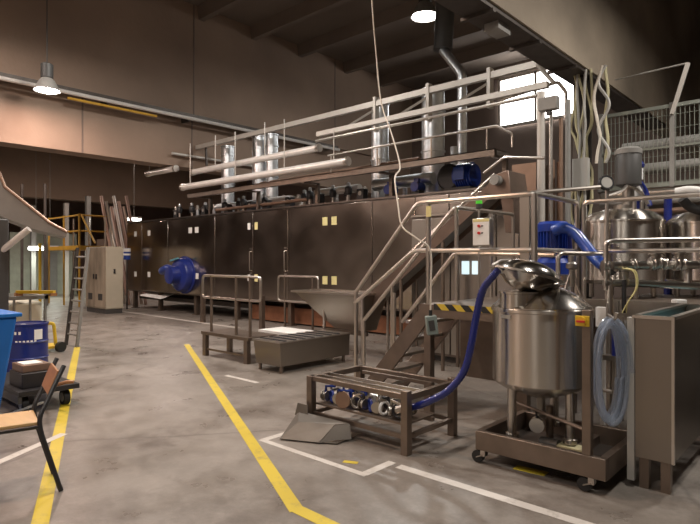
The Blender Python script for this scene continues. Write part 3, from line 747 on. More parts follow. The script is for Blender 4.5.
# ================================================================ BENCH FRAME
bx0, bx1, by0, by1, bz = -3.90, -2.77, 3.73, 4.44, .50
bf = thing('steel_bench_frame', 'open brown steel bench frame of square tube with a fittings shelf', 'frame', (-3.33, 4.08, 0))
for x in (bx0, bx1):
    for y in (by0, by1): MB().box(x - .034, x + .034, y - .034, y + .034, 0, bz + (.03 if x == bx1 else .0)).build('leg', 'brown_steel', bf, bev=.004)
for y in (by0, by1): MB().box(bx0, bx1, y - .022, y + .022, bz - .045, bz).build('top_rail', 'brown_steel', bf, bev=.004)
for x in (bx0, bx1): MB().box(x - .025, x + .025, by0, by1, bz - .055, bz).build('top_rail', 'brown_steel', bf, bev=.004)
for y in (by0 + .12, by0 + .24): MB().box(bx0, bx1, y - .012, y + .012, bz - .03, bz - .004).build('slat', 'rail', bf)
MB().box(bx0 + .2, bx1 - .1, by1 - .2, by1 - .17, bz - .03, bz).build('slat', 'brown_steel', bf)
for y, z in ((by0, .145), (by1, .145), (by0 + .40, .21)): MB().box(bx0, bx1, y - .018, y + .018, z - .018, z + .018).build('low_rail', 'brown_steel', bf)
for x in (bx0, bx1): MB().box(x - .018, x + .018, by0, by1, .127, .163).build('low_rail', 'brown_steel', bf)
MB().box(bx0 + .03, bx1 - .03, by0 + .03, by0 + .44, .225, .242).build('shelf', 'brown_steel', bf)
# fittings laid on the shelf
def fitting(x, y, ang, kind, m, s=1.):
    names = {'valve': ('butterfly_valve', 'valve', 'butterfly valve with lever'), 'clamp': ('pipe_clamp', 'clamp', 'pipe clamp ring'), 'elbow': ('pipe_elbow', 'elbow', 'pipe elbow')}
    nm, ct, tx = names[kind]
    col = {'blue': 'blue', 'steel': 'silver', 'black_paint': 'dark', 'white': 'white'}[m]
    o = thing(nm, '%s %s lying on the shelf of the bench frame' % (col, tx), ct, (x, y, .2425), '%s %s fittings on the bench shelf' % (col, kind))
    R = Matrix.Rotation(ang, 3, 'Z'); B = Vector((x, y, .2425))
    def T(px, py, pz): return B + R @ (Vector((px, py, pz)) * s)
    if kind == 'valve':
        MB().lathe([(.03, -.03), (.05, -.03), (.05, -.02), (.036, -.018), (.036, .018), (.05, .02), (.05, .03), (.03, .03)], T(0, 0, .05), axis=R @ Vector((1, 0, 0)), seg=18).build('valve_body', 'steel', o)
        MB().tube([T(0, 0, .08), T(0, 0, .125), T(.10, 0, .14)], .011 * s, 8).build('lever', m, o)
    elif kind == 'clamp':
        pts = [T(.045 * math.cos(k * 2 * pi / 20), .0, .055 + .045 * math.sin(k * 2 * pi / 20)) for k in range(20)]
        MB().tube(pts, .011 * s, 8, closed=True).build('ring', m, o)
        MB().beam(T(-.02, 0, .105), T(.05, 0, .125), .02, .016).build('wing_nut', 'rail', o)
    else:
        MB().tube(fillet([T(-.07, 0, .035), T(.02, 0, .035), T(.02, .02, .12)], .05 * s), .03 * s, 12).build('bend', m, o)
        MB().lathe([(.03 * s, 0), (.042 * s, .002), (.042 * s, .012), (.03 * s, .014)], T(-.07, 0, .035), axis=R @ Vector((1, 0, 0)), seg=16).build('ferrule', 'steel', o)
for i in range(26):
    x = bx0 + .09 + (i // 2) * .080 + (i % 2) * .03
    k = ('valve', 'clamp', 'elbow')[(i * 2 + i // 4) % 3]
    m = ('blue', 'steel', 'blue', 'black_paint', 'blue', 'white')[(i * 5 + i // 3) % 6] if i < 10 else ('steel', 'steel', 'black_paint', 'white', 'blue')[i % 5]
    if k == 'valve' and m == 'white': m = 'steel'
    if x < bx1 - .08: fitting(x, by0 + (.24 if i % 2 else .11), i * 1.3, k, m, 1.2)
tag(MB().lathe([(0, -.006), (.075, -.006), (.08, 0), (.075, .006), (0, .006)], (-3.52, by0 + .035, .322), axis=(.25, -1, .1), seg=24).build('cover_disc', 'pipe_brown'), 'round brown cover disc propped on edge among the bench fittings', 'disc')
# steel scoop on floor
sc = thing('steel_scoop', 'grey steel tray with raised sides leaning at the bench frame corner', 'tray', (-3.85, 3.55, 0))
q = [onZ(280, 439, .01), onZ(319, 443, .01), Vector((-3.36, 3.68, .02)), Vector((-4.00, 3.66, .02))]
tp = [q[0] + Vector((.05, .18, .12)), q[1] + Vector((.02, .18, .12))]
MB().sheet([q[0], q[1], tp[1] + Vector((0, 0, 0)), tp[0]], (0, -.4, 1), .006).build('front_plate', 'scoop', sc)
MB().sheet([tp[0], tp[1], q[2] + Vector((0, 0, .13)), q[3] + Vector((0, 0, .13))], (0, 0, 1), .006).build('back_plate', 'scoop', sc)
MB().sheet([q[1], q[1] + Vector((.10, .12, .02)), q[2] + Vector((.02, 0, .0)), q[2] + Vector((0, 0, .13)), tp[1]], (1, -.2, 0), .006).build('side_plate', 'scoop', sc)
MB().sheet([q[0], tp[0], q[3] + Vector((0, 0, .13)), q[3]], (-1, 0, 0), .006).build('side_plate', 'scoop', sc)
p = onZ(300, 430); 
MB().sheet([(-4.02, 3.63, .12), (-3.84, 3.63, .12), (-3.86, 3.65, .235), (-4.0, 3.65, .235)], (-.3, -1, .2), .005).build('lip', 'scoop', sc)
MB().sheet([(-3.60, 3.40, .012), (-3.36, 3.52, .012), (-3.38, 3.86, .02), (-3.6, 3.74, .02)], (0, 0, 1), .005).build('floor_plate', 'steel', sc)

# ================================================================ MIXING VESSEL ON WHEELED FRAME
VX, VY, VR = -1.92, 4.42, .385
mv = thing('mixing_vessel', 'large upright stainless mixing vessel with hinged hatch lid on a wheeled base', 'vessel', (VX, VY, 0))
MB().lathe([(.0, .50), (.08, .50), (.30, .575), (VR - .02, .615), (VR, .64), (VR, 1.195), (VR + .012, 1.20), (VR + .012, 1.225), (VR, 1.232)], (VX, VY, 0), seg=56).build('shell', 'vessel', mv)
MB().lathe([(VR + .004, 1.228), (VR + .004, 1.236), (VR - .03, 1.26), (.28, 1.33), (.17, 1.385), (.08, 1.40), (0, 1.405)], (VX, VY, 0), seg=48).build('dome_top', 'polish', mv)
# hatch: neck, lid standing ajar
hc = at(519, 300, 4.44)
MB().lathe([(.148, -.06), (.148, .05), (.158, .055), (.158, .07)], hc, seg=32).build('hatch_neck', 'vessel', mv)
le, re = at(494, 266.5, 4.36), at(559, 284.5, 4.46)
lc = (le + re) / 2; ax = (re - le).normalized()
nrm = Vector((ax.x * -ax.z, ax.y * -ax.z, ax.x ** 2 + ax.y ** 2)).normalized()
hl = (re - le).length / 2
lid = MB().lathe([(hl - .02, 0), (hl - .04, .04), (hl - .10, .085), (.10, .115), (0, .12)], lc, axis=nrm, seg=40).build('hatch_lid', 'polish', mv)
MB().lathe([(hl - .03, -.005), (hl, -.004), (hl, .012), (hl - .03, .013)], lc, axis=nrm, seg=40).build('flange', 'steel', lid)
MB().lathe([(0, -.125), (.07, -.12), (.14, -.095), (.19, -.05), (hl - .03, -.004)], lc, axis=nrm, seg=40).build('inner_dome', 'polish', lid)
MB().beam(re + Vector((-.03, -.02, .005)), re + Vector((.02, .02, -.10)), .05, .03).build('hinge', 'steel', mv)
MB().tube(fillet([le + Vector((-.01, 0, .01)), le + Vector((.05, .04, .05)), le + Vector((.10, .08, .05))], .03), .012, 8).build('lid_handle', 'rail', lid)
# selector knob, name plate
a, b = onY(575, 315.5, 3.945), onY(589, 327, 3.945)
kb = MB().box(a.x, b.x, 3.945, 3.962, b.z, a.z).build('switch_plate', 'yellow', mv, bev=.003)
c = (a + b) / 2
MB().cyl((c.x, 3.945, c.z), (c.x, 3.925, c.z), .032, 20).build('switch_dial', 'yellow', kb)
MB().box(c.x - .028, c.x + .028, 3.912, 3.925, c.z - .007, c.z + .007).build('switch_handle', 'red', kb)
dn = Vector((-.332, -.943, 0)).normalized(); sd = Vector((.943, -.332, 0)); pn = Vector((VX, VY, 1.165)) + dn * (VR - .004)
MB().sheet([pn - sd * .05 - Vector((0, 0, .014)), pn + sd * .05 - Vector((0, 0, .014)), pn + sd * .05 + Vector((0, 0, .014)), pn - sd * .05 + Vector((0, 0, .014))], dn, .007).build('name_plate', 'cablegrey', mv)
for ang in (-2.02, -.35, 1.6):
    c = (VX + .29 * math.cos(ang), VY + .29 * math.sin(ang))
    MB().cyl((c[0], c[1], .22), (c[0], c[1], .63), .036, 16).lathe([(.055, .20), (.055, .235), (.036, .24)], (c[0], c[1], 0), seg=16).build('leg', 'vessel', mv)
FX0, FX1, FY0, FY1 = -2.26, -1.27, 3.96, 4.80
MB().box(FX0, FX1, FY0, FY0 + .05, .105, .255).build('base_channel', 'brown_steel', mv, bev=.004)
MB().box(FX0, FX1, FY1 - .05, FY1, .105, .255).build('base_channel', 'brown_steel', mv, bev=.004)
for x in (FX0, -1.62, FX1 - .05): MB().box(x, x + .05, FY0 + .05, FY1 - .05, .105, .255 if x != -1.62 else .18).build('base_channel', 'brown_steel', mv)
MB().box(FX0 + .05, FX1 - .05, FY0 + .08, FY1 - .05, .10, .112).build('base_tray', 'dark_steel', mv)
MB().box(-1.43, -1.37, FY0 + .0, FY0 + .06, .255, 1.26).build('upright_post', 'brown_steel', mv, bev=.004)
for x, y in ((FX0 + .06, FY0 + .03), (FX1 - .1, FY0 + .03), (FX0 + .06, FY1 - .05), (FX1 - .1, FY1 - .05)):
    cs = MB().beam((x, y, .105), (x, y, .06), .05, .04).build('caster', 'rail', mv)
    MB().cyl((x - .05, y - .02, .048), (x - .05, y + .02, .048), .048, 18).build('wheel', 'black', cs)
    MB().beam((x, y - .026, .07), (x - .05, y - .026, .048), .03, .006).beam((x, y + .026, .07), (x - .05, y + .026, .048), .03, .006).build('fork', 'rail', cs)
MB().cyl((VX, VY, .32), (VX, VY, .50), .035, 12).build('outlet_pipe', 'steel', mv)
ov = MB().lathe([(.03, -.04), (.058, -.04), (.058, -.03), (.045, -.025), (.045, .025), (.058, .03), (.058, .04), (.03, .04)], (VX + .02, VY - .12, .30), axis=(.3, -1, 0), seg=20).build('outlet_valve', 'vessel', mv)
MB().tube([(VX, VY, .34), (VX, VY - .05, .30), (VX + .02, VY - .12, .30)], .032, 12).build('outlet_bend', 'steel', ov)
MB().tube([(VX + .02, VY - .12, .34), (VX + .02, VY - .14, .40), (VX + .10, VY - .16, .42)], .010, 8).build('valve_lever', 'black_paint', ov)
MB().cyl((VX - .25, VY - .05, .44), (-1.40, FY0 + .08, .40), .014, 8).build('cross_brace', 'brown_steel', mv)
MB().cyl((VX + .08, VY - .02, .16), (VX + .08, VY - .02, .44), .03, 12).build('discharge_pipe', 'brown_steel', mv)
MB().box(-1.72, -1.52, 4.24, 4.36, .112, .19).build('drive_gearbox', 'cableyellow', mv)
MB().cyl((-1.72, 4.28, .17), (-1.86, 4.28, .17), .05, 14).build('drive_motor', 'darkgrey', mv)

# blue hose from the lid down to the bench
hp_ = [le + Vector((.03, .03, -.02)), at(494, 275, 4.36), at(483, 290, 4.42), at(476, 318, 4.45), at(471, 346, 4.45), at(464, 371, 4.47), at(449, 390, 4.5), at(432, 400, 4.55), at(417, 406, 4.65), at(402, 409, 4.75)]
P = smooth_path(hp_, 14)
bh = thing('suction_hose', 'dark blue suction hose arching from the vessel lid down into the bench frame', 'hose', (P[-1].x, P[-1].y, .26))
MB().tube(P, .029, 14, rf=lambda i: 1.06 if i % 2 else .95).build('hose', 'blue_hose', bh)
MB().tube([P[0] + Vector((.06, .05, -.01)), P[0], P[2]], .036, 14).build('coupling', 'paper', bh)
MB().tube([P[-3], P[-1], P[-1] + (P[-1] - P[-3]).normalized() * .05], .036, 14).build('coupling', 'steel', bh)

# pendant control on ivory cable
pts = [at(371, -60, 6.8), at(372, 0, 6.6), at(376, 52, 6.4), at(381, 101, 6.2), at(392, 135, 5.9), at(400, 166, 5.6), at(395, 178, 5.4), at(398, 205, 5.2), at(402, 226, 5.1), at(416, 238, 5.0), at(430, 250, 5.0), at(431, 282, 5.0), at(430.5, 310, 5.0)]
pc = thing('pendant_controller', 'grey green pendant controller on a long ivory cable from the ceiling', 'controller', pts[-1])
top = pts[0]
MB().tube(smooth_path([top + Vector((0, .0, 9.35 - top.z))] + pts, 8), .0075, 8).build('cable', 'ivory', pc)
c = pts[-1]
MB().tube([c, c - Vector((0, 0, .06))], .016, 10).build('strain_relief', 'black', pc)
d1 = Vector((KY, KX, 0))
MB().beam(c - Vector((0, 0, .05)), c - Vector((0, 0, .22)) + d1 * .02, .10, .07, up=(KX, -KY, 0)).build('controller_body', 'green_grey', pc, bev=.01)
MB().beam(c - Vector((0, 0, .09)) + Vector((KX, -KY, 0)) * .036, c - Vector((0, 0, .18)) + Vector((KX, -KY, 0)) * .036 + d1 * .015, .05, .008, up=(KX, -KY, 0)).build('button_panel', 'darkgrey', pc)

# ================================================================ STORAGE TANKS ON THE DECK
def tank(x, y, R, zt, label):
    o = thing('storage_tank', label, 'tank', (x, y, PZ), 'stainless storage tanks on the deck')
    MB().lathe([(.05, PZ + .14), (R - .06, PZ + .17), (R, PZ + .22), (R, zt - .17), (R + .012, zt - .165), (R + .012, zt - .145), (R, zt - .14)], (x, y, 0), seg=48).build('shell', 'vessel', o)
    MB().lathe([(R, zt - .142), (R - .025, zt - .105), (R - .11, zt - .04), (R * .45, zt + .0), (.10, zt + .01), (0, zt + .01)], (x, y, 0), seg=48).build('dome', 'vessel', o)
    for a in (.6, 2.2, 3.8, 5.4): MB().cyl((x + (R - .1) * math.cos(a), y + (R - .1) * math.sin(a), PZ + .003), (x + (R - .1) * math.cos(a), y + (R - .1) * math.sin(a), PZ + .2), .03, 10).build('leg', 'steel', o)
    MB().lathe([(.10, zt - .01), (.12, zt - .005), (.12, zt + .05), (.06, zt + .06)], (x + .04, y - .05, 0), seg=20).build('nozzle', 'steel', o)
    MB().lathe([(.075, zt - .06), (.09, zt - .055), (.09, zt - .02), (0, zt - .01)], (x - R * .62, y + .05, 0), seg=18).build('manway', 'vessel', o)
    for k in range(2): MB().cyl((x + .2, y - .2 + k * .3, zt - .1), (x + .2, y - .2 + k * .3, zt + .10), .022, 10).build('port', 'rail', o)
    return o
t1 = at(622, 240, 7.0); t2 = at(708, 240, 7.0)
T1 = tank(t1.x, t1.y, .47, 2.24, 'stainless storage tank with the dark agitator motor above')
T2 = tank(t2.x, t2.y, .47, 2.22, 'stainless storage tank cut by the right edge of the view')
x, y = t1.x + .06, t1.y + .05
MB().cyl((x, y, 2.2), (x, y, 2.58), .07, 16).build('agitator_shaft_housing', 'steel', T1)
MB().lathe([(.09, 2.52), (.15, 2.55), (.15, 2.94), (.14, 2.955)], (x, y, 0), seg=24).build('agitator_motor', 'darkgrey', T1)
MB().lathe([(.157, 2.93), (.157, 2.985), (.12, 3.01), (0, 3.012)], (x, y, 0), seg=24).build('motor_cap', 'grey', T1)
p = at(638, 165, 7.2)
hv = thing('handwheel_valve', 'white and navy valve standing beside the dark agitator motor', 'valve', p - Vector((0, 0, .42)))
MB().lathe([(.03, -.42), (.045, -.40), (.045, -.2), (.06, -.19), (.06, -.05), (.03, -.03)], p, seg=16).build('valve_body', 'white', hv)
MB().lathe([(.0, -.04), (.07, -.035), (.08, 0), (.05, .05), (0, .06)], p, seg=18).build('valve_head', 'blue_hose', hv)
MB().cyl(p - Vector((0, 0, .42)), p - Vector((0, 0, .95)), .035, 10).build('riser', 'blue_hose', hv)
p = at(606, 183, 6.6)
rv = thing('round_gauge', 'round black gauge at the end of the pipe over the tank', 'gauge', p)
MB().lathe([(.0, -.03), (.085, -.03), (.095, 0), (.085, .03), (.07, .03), (.07, .02), (0, .02)], p, axis=(KX, -KY, .2), seg=24).build('gauge_case', 'black_paint', rv)
MB().lathe([(.0, 0), (.065, 0), (.065, .004), (0, .004)], p + Vector((KX, -KY, .2)) * .021, axis=(KX, -KY, .2), seg=24).build('gauge_face', 'cablegrey', rv)
MB().tube([at(530, 193, 6.5), at(600, 187, 6.58)], .024, 8).build('gauge_pipe', 'rail', rv)
MB().cyl((p.x, p.y + .03, PZ), (p.x, p.y + .03, p.z - .05), .02, 8).build('stem', 'rail', rv)
tag(MB().tube(smooth_path([at(608, 196, 6.7), at(622, 191, 6.8), at(628, 186, 6.9), at(640, 192, 7.0), at(648, 204, 7.0)], 5), .022, 8).build('tank_line', 'rail'), 'small bent line above the first storage tank', 'pipe')
tag(MB().tube(smooth_path([at(640, 182, 7.1), at(646, 192, 7.1), at(650, 206, 7.05)], 5), .03, 8).build('blue_tank_hose', 'blue_hose'), 'short blue hose curling behind the agitator motor', 'hose')
p = at(668, 222, 7.55); tag(MB().cyl((p.x, p.y, PZ), (p.x, p.y, 2.5), .05, 10).build('blue_standpipe', 'blue_hose'), 'dark blue upright pipe between the two storage tanks', 'pipe')
# wrapped white hose at the right edge
tag(MB().tube(smooth_path([at(676, 192, 6.2), at(690, 190, 6.1), at(712, 193, 6.0)], 6), .045, 12).build('white_pipe', 'white'), 'white pipe section over the second tank at the right edge', 'pipe')
tag(MB().tube(smooth_path([at(682, 199, 6.1), at(690, 207, 6.1), at(704, 212, 6.05)], 6), .05, 12).build('black_hose', 'black'), 'black hose drooping over the second tank', 'hose')

# blue pump motor on deck with curved blue hose
p = at(553, 262, 6.15)
pm = thing('pump_motor', 'upright bright blue pump motor on the platform behind the vessel', 'motor', (p.x, p.y, PZ))
mo = MB()
mo.cyl((p.x, p.y, 1.62), (p.x, p.y, 1.97), .135, 28)
for k in range(24):
    a = k * 2 * pi / 24; mo.beam((p.x + .145 * math.cos(a), p.y + .145 * math.sin(a), 1.64), (p.x + .145 * math.cos(a), p.y + .145 * math.sin(a), 1.93), .008, .03, up=(math.cos(a), math.sin(a), 0))
mo.build('motor_body', 'blue', pm)
MB().lathe([(.165, 1.92), (.17, 1.94), (.17, 2.0), (.14, 2.03), (0, 2.035)], (p.x, p.y, 0), seg=28).build('fan_cover', 'blue', pm)
MB().lathe([(.10, 1.44), (.20, 1.46), (.20, 1.58), (.15, 1.63)], (p.x, p.y, 0), seg=28).build('gear_flange', 'blue', pm)
MB().box(p.x - .30, p.x - .12, p.y - .12, p.y + .06, 1.44, 1.60).build('terminal_box', 'blue', pm, bev=.01)
MB().lathe([(.16, PZ + .003), (.16, PZ + .02), (.07, PZ + .04), (.07, 1.44)], (p.x, p.y, 0), seg=20).build('pedestal', 'steel', pm)
hs = smooth_path([at(553, 231, 5.95), at(562, 228, 5.9), at(574, 232, 5.85), at(585, 245, 5.75), at(596, 259, 5.6), at(607, 268, 5.4)], 8)
bh2 = thing('blue_hose', 'thick bright blue hose curving from the pump motor top to the valve manifold', 'hose', hs[-1])
MB().tube(hs, .058, 14, rf=lambda i: 1.0 + .03 * (i % 2)).build('hose', 'blue_hose2', bh2)
MB().tube([hs[-2], hs[-1], hs[-1] + (hs[-1] - hs[-3]).normalized() * .06], .066, 14).build('coupling', 'darkgrey', bh2)
tag(MB().tube(smooth_path([at(567, 236, 6.1), at(569, 256, 6.1), at(572, 275, 6.05)], 6), .045, 12).build('branch_hose', 'blue_hose'), 'short dark blue hose hanging behind the curved blue hose', 'hose')
# sample pipe bracket left of manifold
tag(MB().tube(fillet([at(558, 278, 5.4), at(558, 256, 5.4), at(562, 253, 5.4), at(602, 254, 5.5)], .05), .022, 10).build('bent_pipe', 'rail'), 'bent steel pipe between blue motor and valve manifold', 'pipe')
p = at(572, 262, 5.7)
fv = thing('flow_valve', 'small steel valve with tripod legs behind the vessel dome', 'valve', p - Vector((0, 0, .25)))
MB().lathe([(.02, .1), (.04, .08), (.04, .0), (.06, -.02), (.06, -.06), (.03, -.08), (.03, -.25)], p, seg=16).build('valve_body', 'steel', fv)
for a in (-.10, .10): MB().cyl(p + Vector((0, 0, -.06)), p + Vector((a * KY, a * KX, -.38)), .012, 8).build('leg', 'rail', fv)

# ================================================================ VALVE MANIFOLD AND RAILS AT RIGHT
MT = 4.75
mn = thing('valve_manifold', 'steel pipe manifold with clamps and wired valves in front of the tanks', 'manifold', at(608, 330, MT))
def mp(pts, r, m='rail', nm='pipe'):
    return MB().tube(fillet(pts, .06), r, 12).build(nm, m, mn)
mp([at(606, 290, MT), at(606, 243, MT), at(612, 241, MT), at(700, 239.5, MT + .08), at(724, 239, MT + .08)], .022)
mp([at(612, 265.5, MT), at(700, 265, MT + .08), at(724, 265, MT + .08)], .036, 'steel')
mp([at(604, 283, MT), at(640, 283.5, MT + .02), at(697, 286, MT + .06), at(724, 287, MT + .08)], .032, 'steel')
p0 = at(609.5, 284, MT)
MB().cyl((p0.x, p0.y, .0), (p0.x, p0.y, p0.z), .028, 12).build('stand_pipe', 'rail', mn)
for px, py, rr in ((606, 272, .045), (610, 281, .05), (618, 266, .05), (624, 282, .05), (634, 264.5, .05), (652, 264, .055), (658, 263, .05), (664, 264, .05), (676, 264, .055), (682, 264.5, .05), (605, 266, .05)):
    c = at(px, py, MT + .02); ax_ = Vector((KY, KX, 0))
    MB().lathe([(rr * .7, -.022), (rr, -.02), (rr, -.006), (rr * .85, 0), (rr, .006), (rr, .02), (rr * .7, .022)], c, axis=ax_, seg=18).build('clamp', 'rail', mn)
for px, py in ((655, 259), (679, 258), (624, 275)):
    c = at(px, py, MT + .02)
    MB().lathe([(.03, -.05), (.04, -.03), (.04, .03), (.055, .035), (.055, .05), (0, .055)], c, seg=16).build('valve_head', 'steel', mn)
MB().cyl(at(661, 262, MT + .04), at(661, 283, MT + .04), .028, 10).build('drop_pipe', 'rail', mn)
c = at(688, 268, MT + .08); MB().cyl(at(688, 284, MT + .06), c, .03, 12).build('drop_pipe', 'rail', mn)
for k, (x0, y0) in enumerate(((622, 268), (626, 268))):
    MB().tube(smooth_path([at(x0, y0, MT - .05), at(634 + k * 2, 272, MT - .08), at(636 + k, 288, MT - .08), at(628, 302, MT - .06), at(622 + k * 4, 313, MT - .03)], 6), .006, 6).build('signal_wire', 'stick', mn)
c = at(624, 294, MT - .02); MB().cyl(c + Vector((0, 0, .12)), c - Vector((0, 0, .16)), .018, 10).build('sensor', 'black_paint', mn)
MB().beam(at(617, 300, MT), at(617, 312, MT), .03, .03).build('sensor', 'steel', mn)
MB().beam(at(674, 303, 5.35), at(684, 303, 5.4), .07, .07).build('white_cap', 'white', pf, bev=.01)
# white box between the vessel and the manifold
p = at(601, 319, 4.85)
wb = MB().box(p.x - .045, p.x + .045, p.y, p.y + .08, p.z - .07, p.z + .10)
tag(wb.box(p.x - .02, p.x + .02, p.y + .03, p.y + .06, 0, p.z - .07).build('white_box', 'white'), 'plain white upright box on a stem right behind the vessel edge', 'box')

# rectangular stainless tank at right
Xc, Yc, Zt = -.94, 4.28, 1.21
rt = thing('rectangular_tank', 'tall rectangular stainless tank at the right edge holding teal liquid', 'tank', (-1.0, 5.0, 0))
X0, Y1 = -1.175, 5.75
MB().box(X0, Xc, Yc, Yc + .02, .22, Zt).box(Xc - .02, Xc, Yc + .02, Y1, .22, Zt).box(X0, X0 + .02, Yc + .02, Y1, .22, Zt).box(X0 + .02, Xc - .02, Y1 - .02, Y1, .22, Zt).box(X0 + .02, Xc - .02, Yc + .02, Y1 - .02, .22, .24).build('tank_wall', 'dim_steel', rt)
MB().box(X0 + .02, Xc - .02, Yc + .02, Y1 - .02, 1.10, 1.15).build('liquid', 'teal', rt)
rm = MB(); rm.box(X0 - .015, Xc + .015, Yc - .015, Yc + .03, Zt - .012, Zt + .01).box(Xc - .03, Xc + .015, Yc, Y1, Zt - .012, Zt + .01).box(X0 - .015, X0 + .03, Yc, Y1, Zt - .012, Zt + .01); rm.build('rim', 'rail', rt)
MB().box(Xc - .004, Xc + .014, Yc - .014, Yc + .012, .22, Zt - .012).build('corner_strip', 'rail', rt)
MB().box(X0 - .05, X0 - .003, Yc - .01, Yc + .05, .05, Zt - .01).build('side_post', 'cablegrey', rt)
for y in (Yc + .06, Y1 - .1):
    for x in (X0 + .05, Xc - .05): MB().box(x - .03, x + .03, y - .03, y + .03, 0, .22).build('leg', 'brown_steel', rt)
# clear hose coil
c = at(612, 372, 4.0); ex = Vector((KY, KX, 0)); ez = Vector((0, 0, 1)); ey = Vector((-KX, KY, 0))
hcx = thing('hose_coil', 'hanging coil of clear bluish plastic hose beside the rectangular tank', 'hose', c - Vector((0, 0, .45)))
pts = []
for k in range(8 * 36):
    a = k * 2 * pi / 36; tt_ = k / 36
    pts.append(c + ex * (math.cos(a) * (.128 - .014 * (tt_ % 4))) + ez * (math.sin(a) * (.385 - .014 * (tt_ % 4))) + ey * (.016 * tt_ - .04 + .012 * math.sin(a * 1.3 + tt_)))
MB().tube(pts, .0135, 8).build('coil', 'clear', hcx)
hk = c + ez * .40
MB().tube(fillet([hk + ey * .06, hk + ez * -.02 - ey * .05, hk + ez * .03 - ey * .07], .02), .012, 8).build('hook', 'rail', hcx)
g = at(616, 360, 4.62)
gp = thing('dosing_pump', 'dark blue dosing cylinder on a steel stand inside the hose coil', 'pump', (g.x, g.y, 0))
MB().cyl((g.x, g.y, .82), (g.x, g.y, 1.10), .035, 14).build('cylinder', 'blue_hose', gp)
MB().box(g.x - .09, g.x + .09, g.y - .05, g.y + .05, .78, .82).build('clamp_plate', 'steel', gp)
MB().cyl((g.x, g.y, .04), (g.x, g.y, .78), .03, 12).lathe([(.09, 0), (.09, .03), (.03, .05)], (g.x, g.y, 0), seg=16).build('stand', 'steel', gp)
MB().cyl((g.x + .06, g.y - .02, .3), (g.x + .06, g.y - .02, 1.15), .008, 8).build('guide_rod', 'rail', gp)
MB().lathe([(.0, -.03), (.03, -.03), (.03, .02), (0, .03)], (g.x + .10, g.y, .98), axis=(.7, -.7, 0), seg=14).build('nozzle', 'vessel', gp)
MB().cyl((g.x - .12, g.y, .52), (g.x + .16, g.y, .50), .016, 10).build('feed_pipe', 'rail', gp)

# ================================================================ LEFT SIDE OF THE AISLE
# electric cabinet
ex0, ex1, ey0, ey1 = -18.2, -16.78, 7.5, 8.05
cab_ = thing('electrical_cabinet', 'cream double-door electrical cabinet at the end of the aisle', 'cabinet', (-17.5, 7.78, 0))
MB().box(ex0, ex1, ey0 + .02, ey1, .14, 2.04).build('cabinet_body', 'cream', cab_, bev=.01)
MB().box(ex0 + .02, ex1 - .02, ey0 + .03, ey1 - .02, 0, .14).build('plinth', 'darkgrey', cab_)
xm = (ex0 + ex1) / 2
for a, b in ((ex0 + .01, xm - .006), (xm + .006, ex1 - .01)): 
    d = MB().box(a, b, ey0, ey0 + .02, .17, 2.02).build('door', 'cream_dirty', cab_, bev=.005)
    MB().box(b - .10 if b < xm else a + .06, b - .06 if b < xm else a + .10, ey0 - .03, ey0, 1.05, 1.2).build('handle', 'black_paint', d)
    MB().box(a + .2, b - .2, ey0 - .004, ey0, .4, .6).build('vent', 'darkgrey', d)
d = MB().box(ex1, ex1 + .012, ey0 + .04, ey1 - .03, .17, 2.0).build('side_panel', 'cream', cab_)
MB().box(ex1 + .012, ex1 + .04, ey0 + .24, ey0 + .29, 1.22, 1.36).build('handle', 'black_paint', d)

# scaffold platform behind cabinet
def G(px, py, t): return at(px, py, t)
scf = thing('scaffold_platform', 'yellow orange scaffold walkway with guard rails behind the cabinet', 'scaffold', (-21.6, 8.6, 0))
sxa, sxb, sya, syb = -22.9, -20.0, 8.0, 9.0
MB().box(sxa, sxb, sya, syb, 2.0, 2.14).build('deck', 'orange', scf)
for x in (sxa + .05, -21.4, sxb - .05):
    for y in (sya + .05, syb - .05): MB().cyl((x, y, 0), (x, y, 3.25), .035, 8).build('post', 'orange' if y < 8.5 else 'rail', scf)
for z in (2.65, 3.2):
    MB().cyl((sxa, sya + .05, z), (sxb, sya + .05, z), .028, 8).build('guard_rail', 'orange', scf)
    MB().cyl((sxb - .05, sya, z), (sxb - .05, syb, z), .028, 8).build('guard_rail', 'orange', scf)
MB().beam((sxb, 8.1, 3.2), (sxb + 1.1, 8.1, 2.2), .04, .05).build('brace', 'orange', scf)
lad = thing('upright_ladder', 'dark steel ladder with pale rungs standing before the scaffold', 'ladder', (-10.9, 4.2, 0))
A, B = onZ(66, 345), onZ(82, 348)
B = A + (B - A).normalized() * .42
for q, m in ((A, 'dark_steel'), (B, 'grey')):
    MB().beam((q.x, q.y, 0), (q.x - .22, q.y + .3, 1.86), .05, .05).build('side_rail', m, lad)
for k in range(1, 9):
    z = .21 * k; o_ = Vector((-.22, .3, 1.86)) * (z / 1.86)
    MB().cyl(A + o_, B + o_, .018, 8).build('rung', 'grey', lad)
# yellow hand cart with wheel
p = onZ(60, 352)
yc = thing('hand_cart', 'small yellow hand cart with a black wheel by the drum', 'cart', (p.x, p.y, 0))
MB().cyl((p.x - .03, p.y, .09), (p.x + .04, p.y + .02, .09), .09, 20).build('wheel', 'black', yc)
MB().tube(fillet([(p.x - .08, p.y - .04, .12), (p.x - .12, p.y - .06, .5), (p.x - .36, p.y - .22, .5), (p.x - .36, p.y - .22, .1)], .05), .03, 8).build('cart_frame', 'yellow', yc)
MB().box(p.x - .55, p.x - .1, p.y - .25, p.y + .1, .06, .1).build('base_plate', 'yellow', yc)
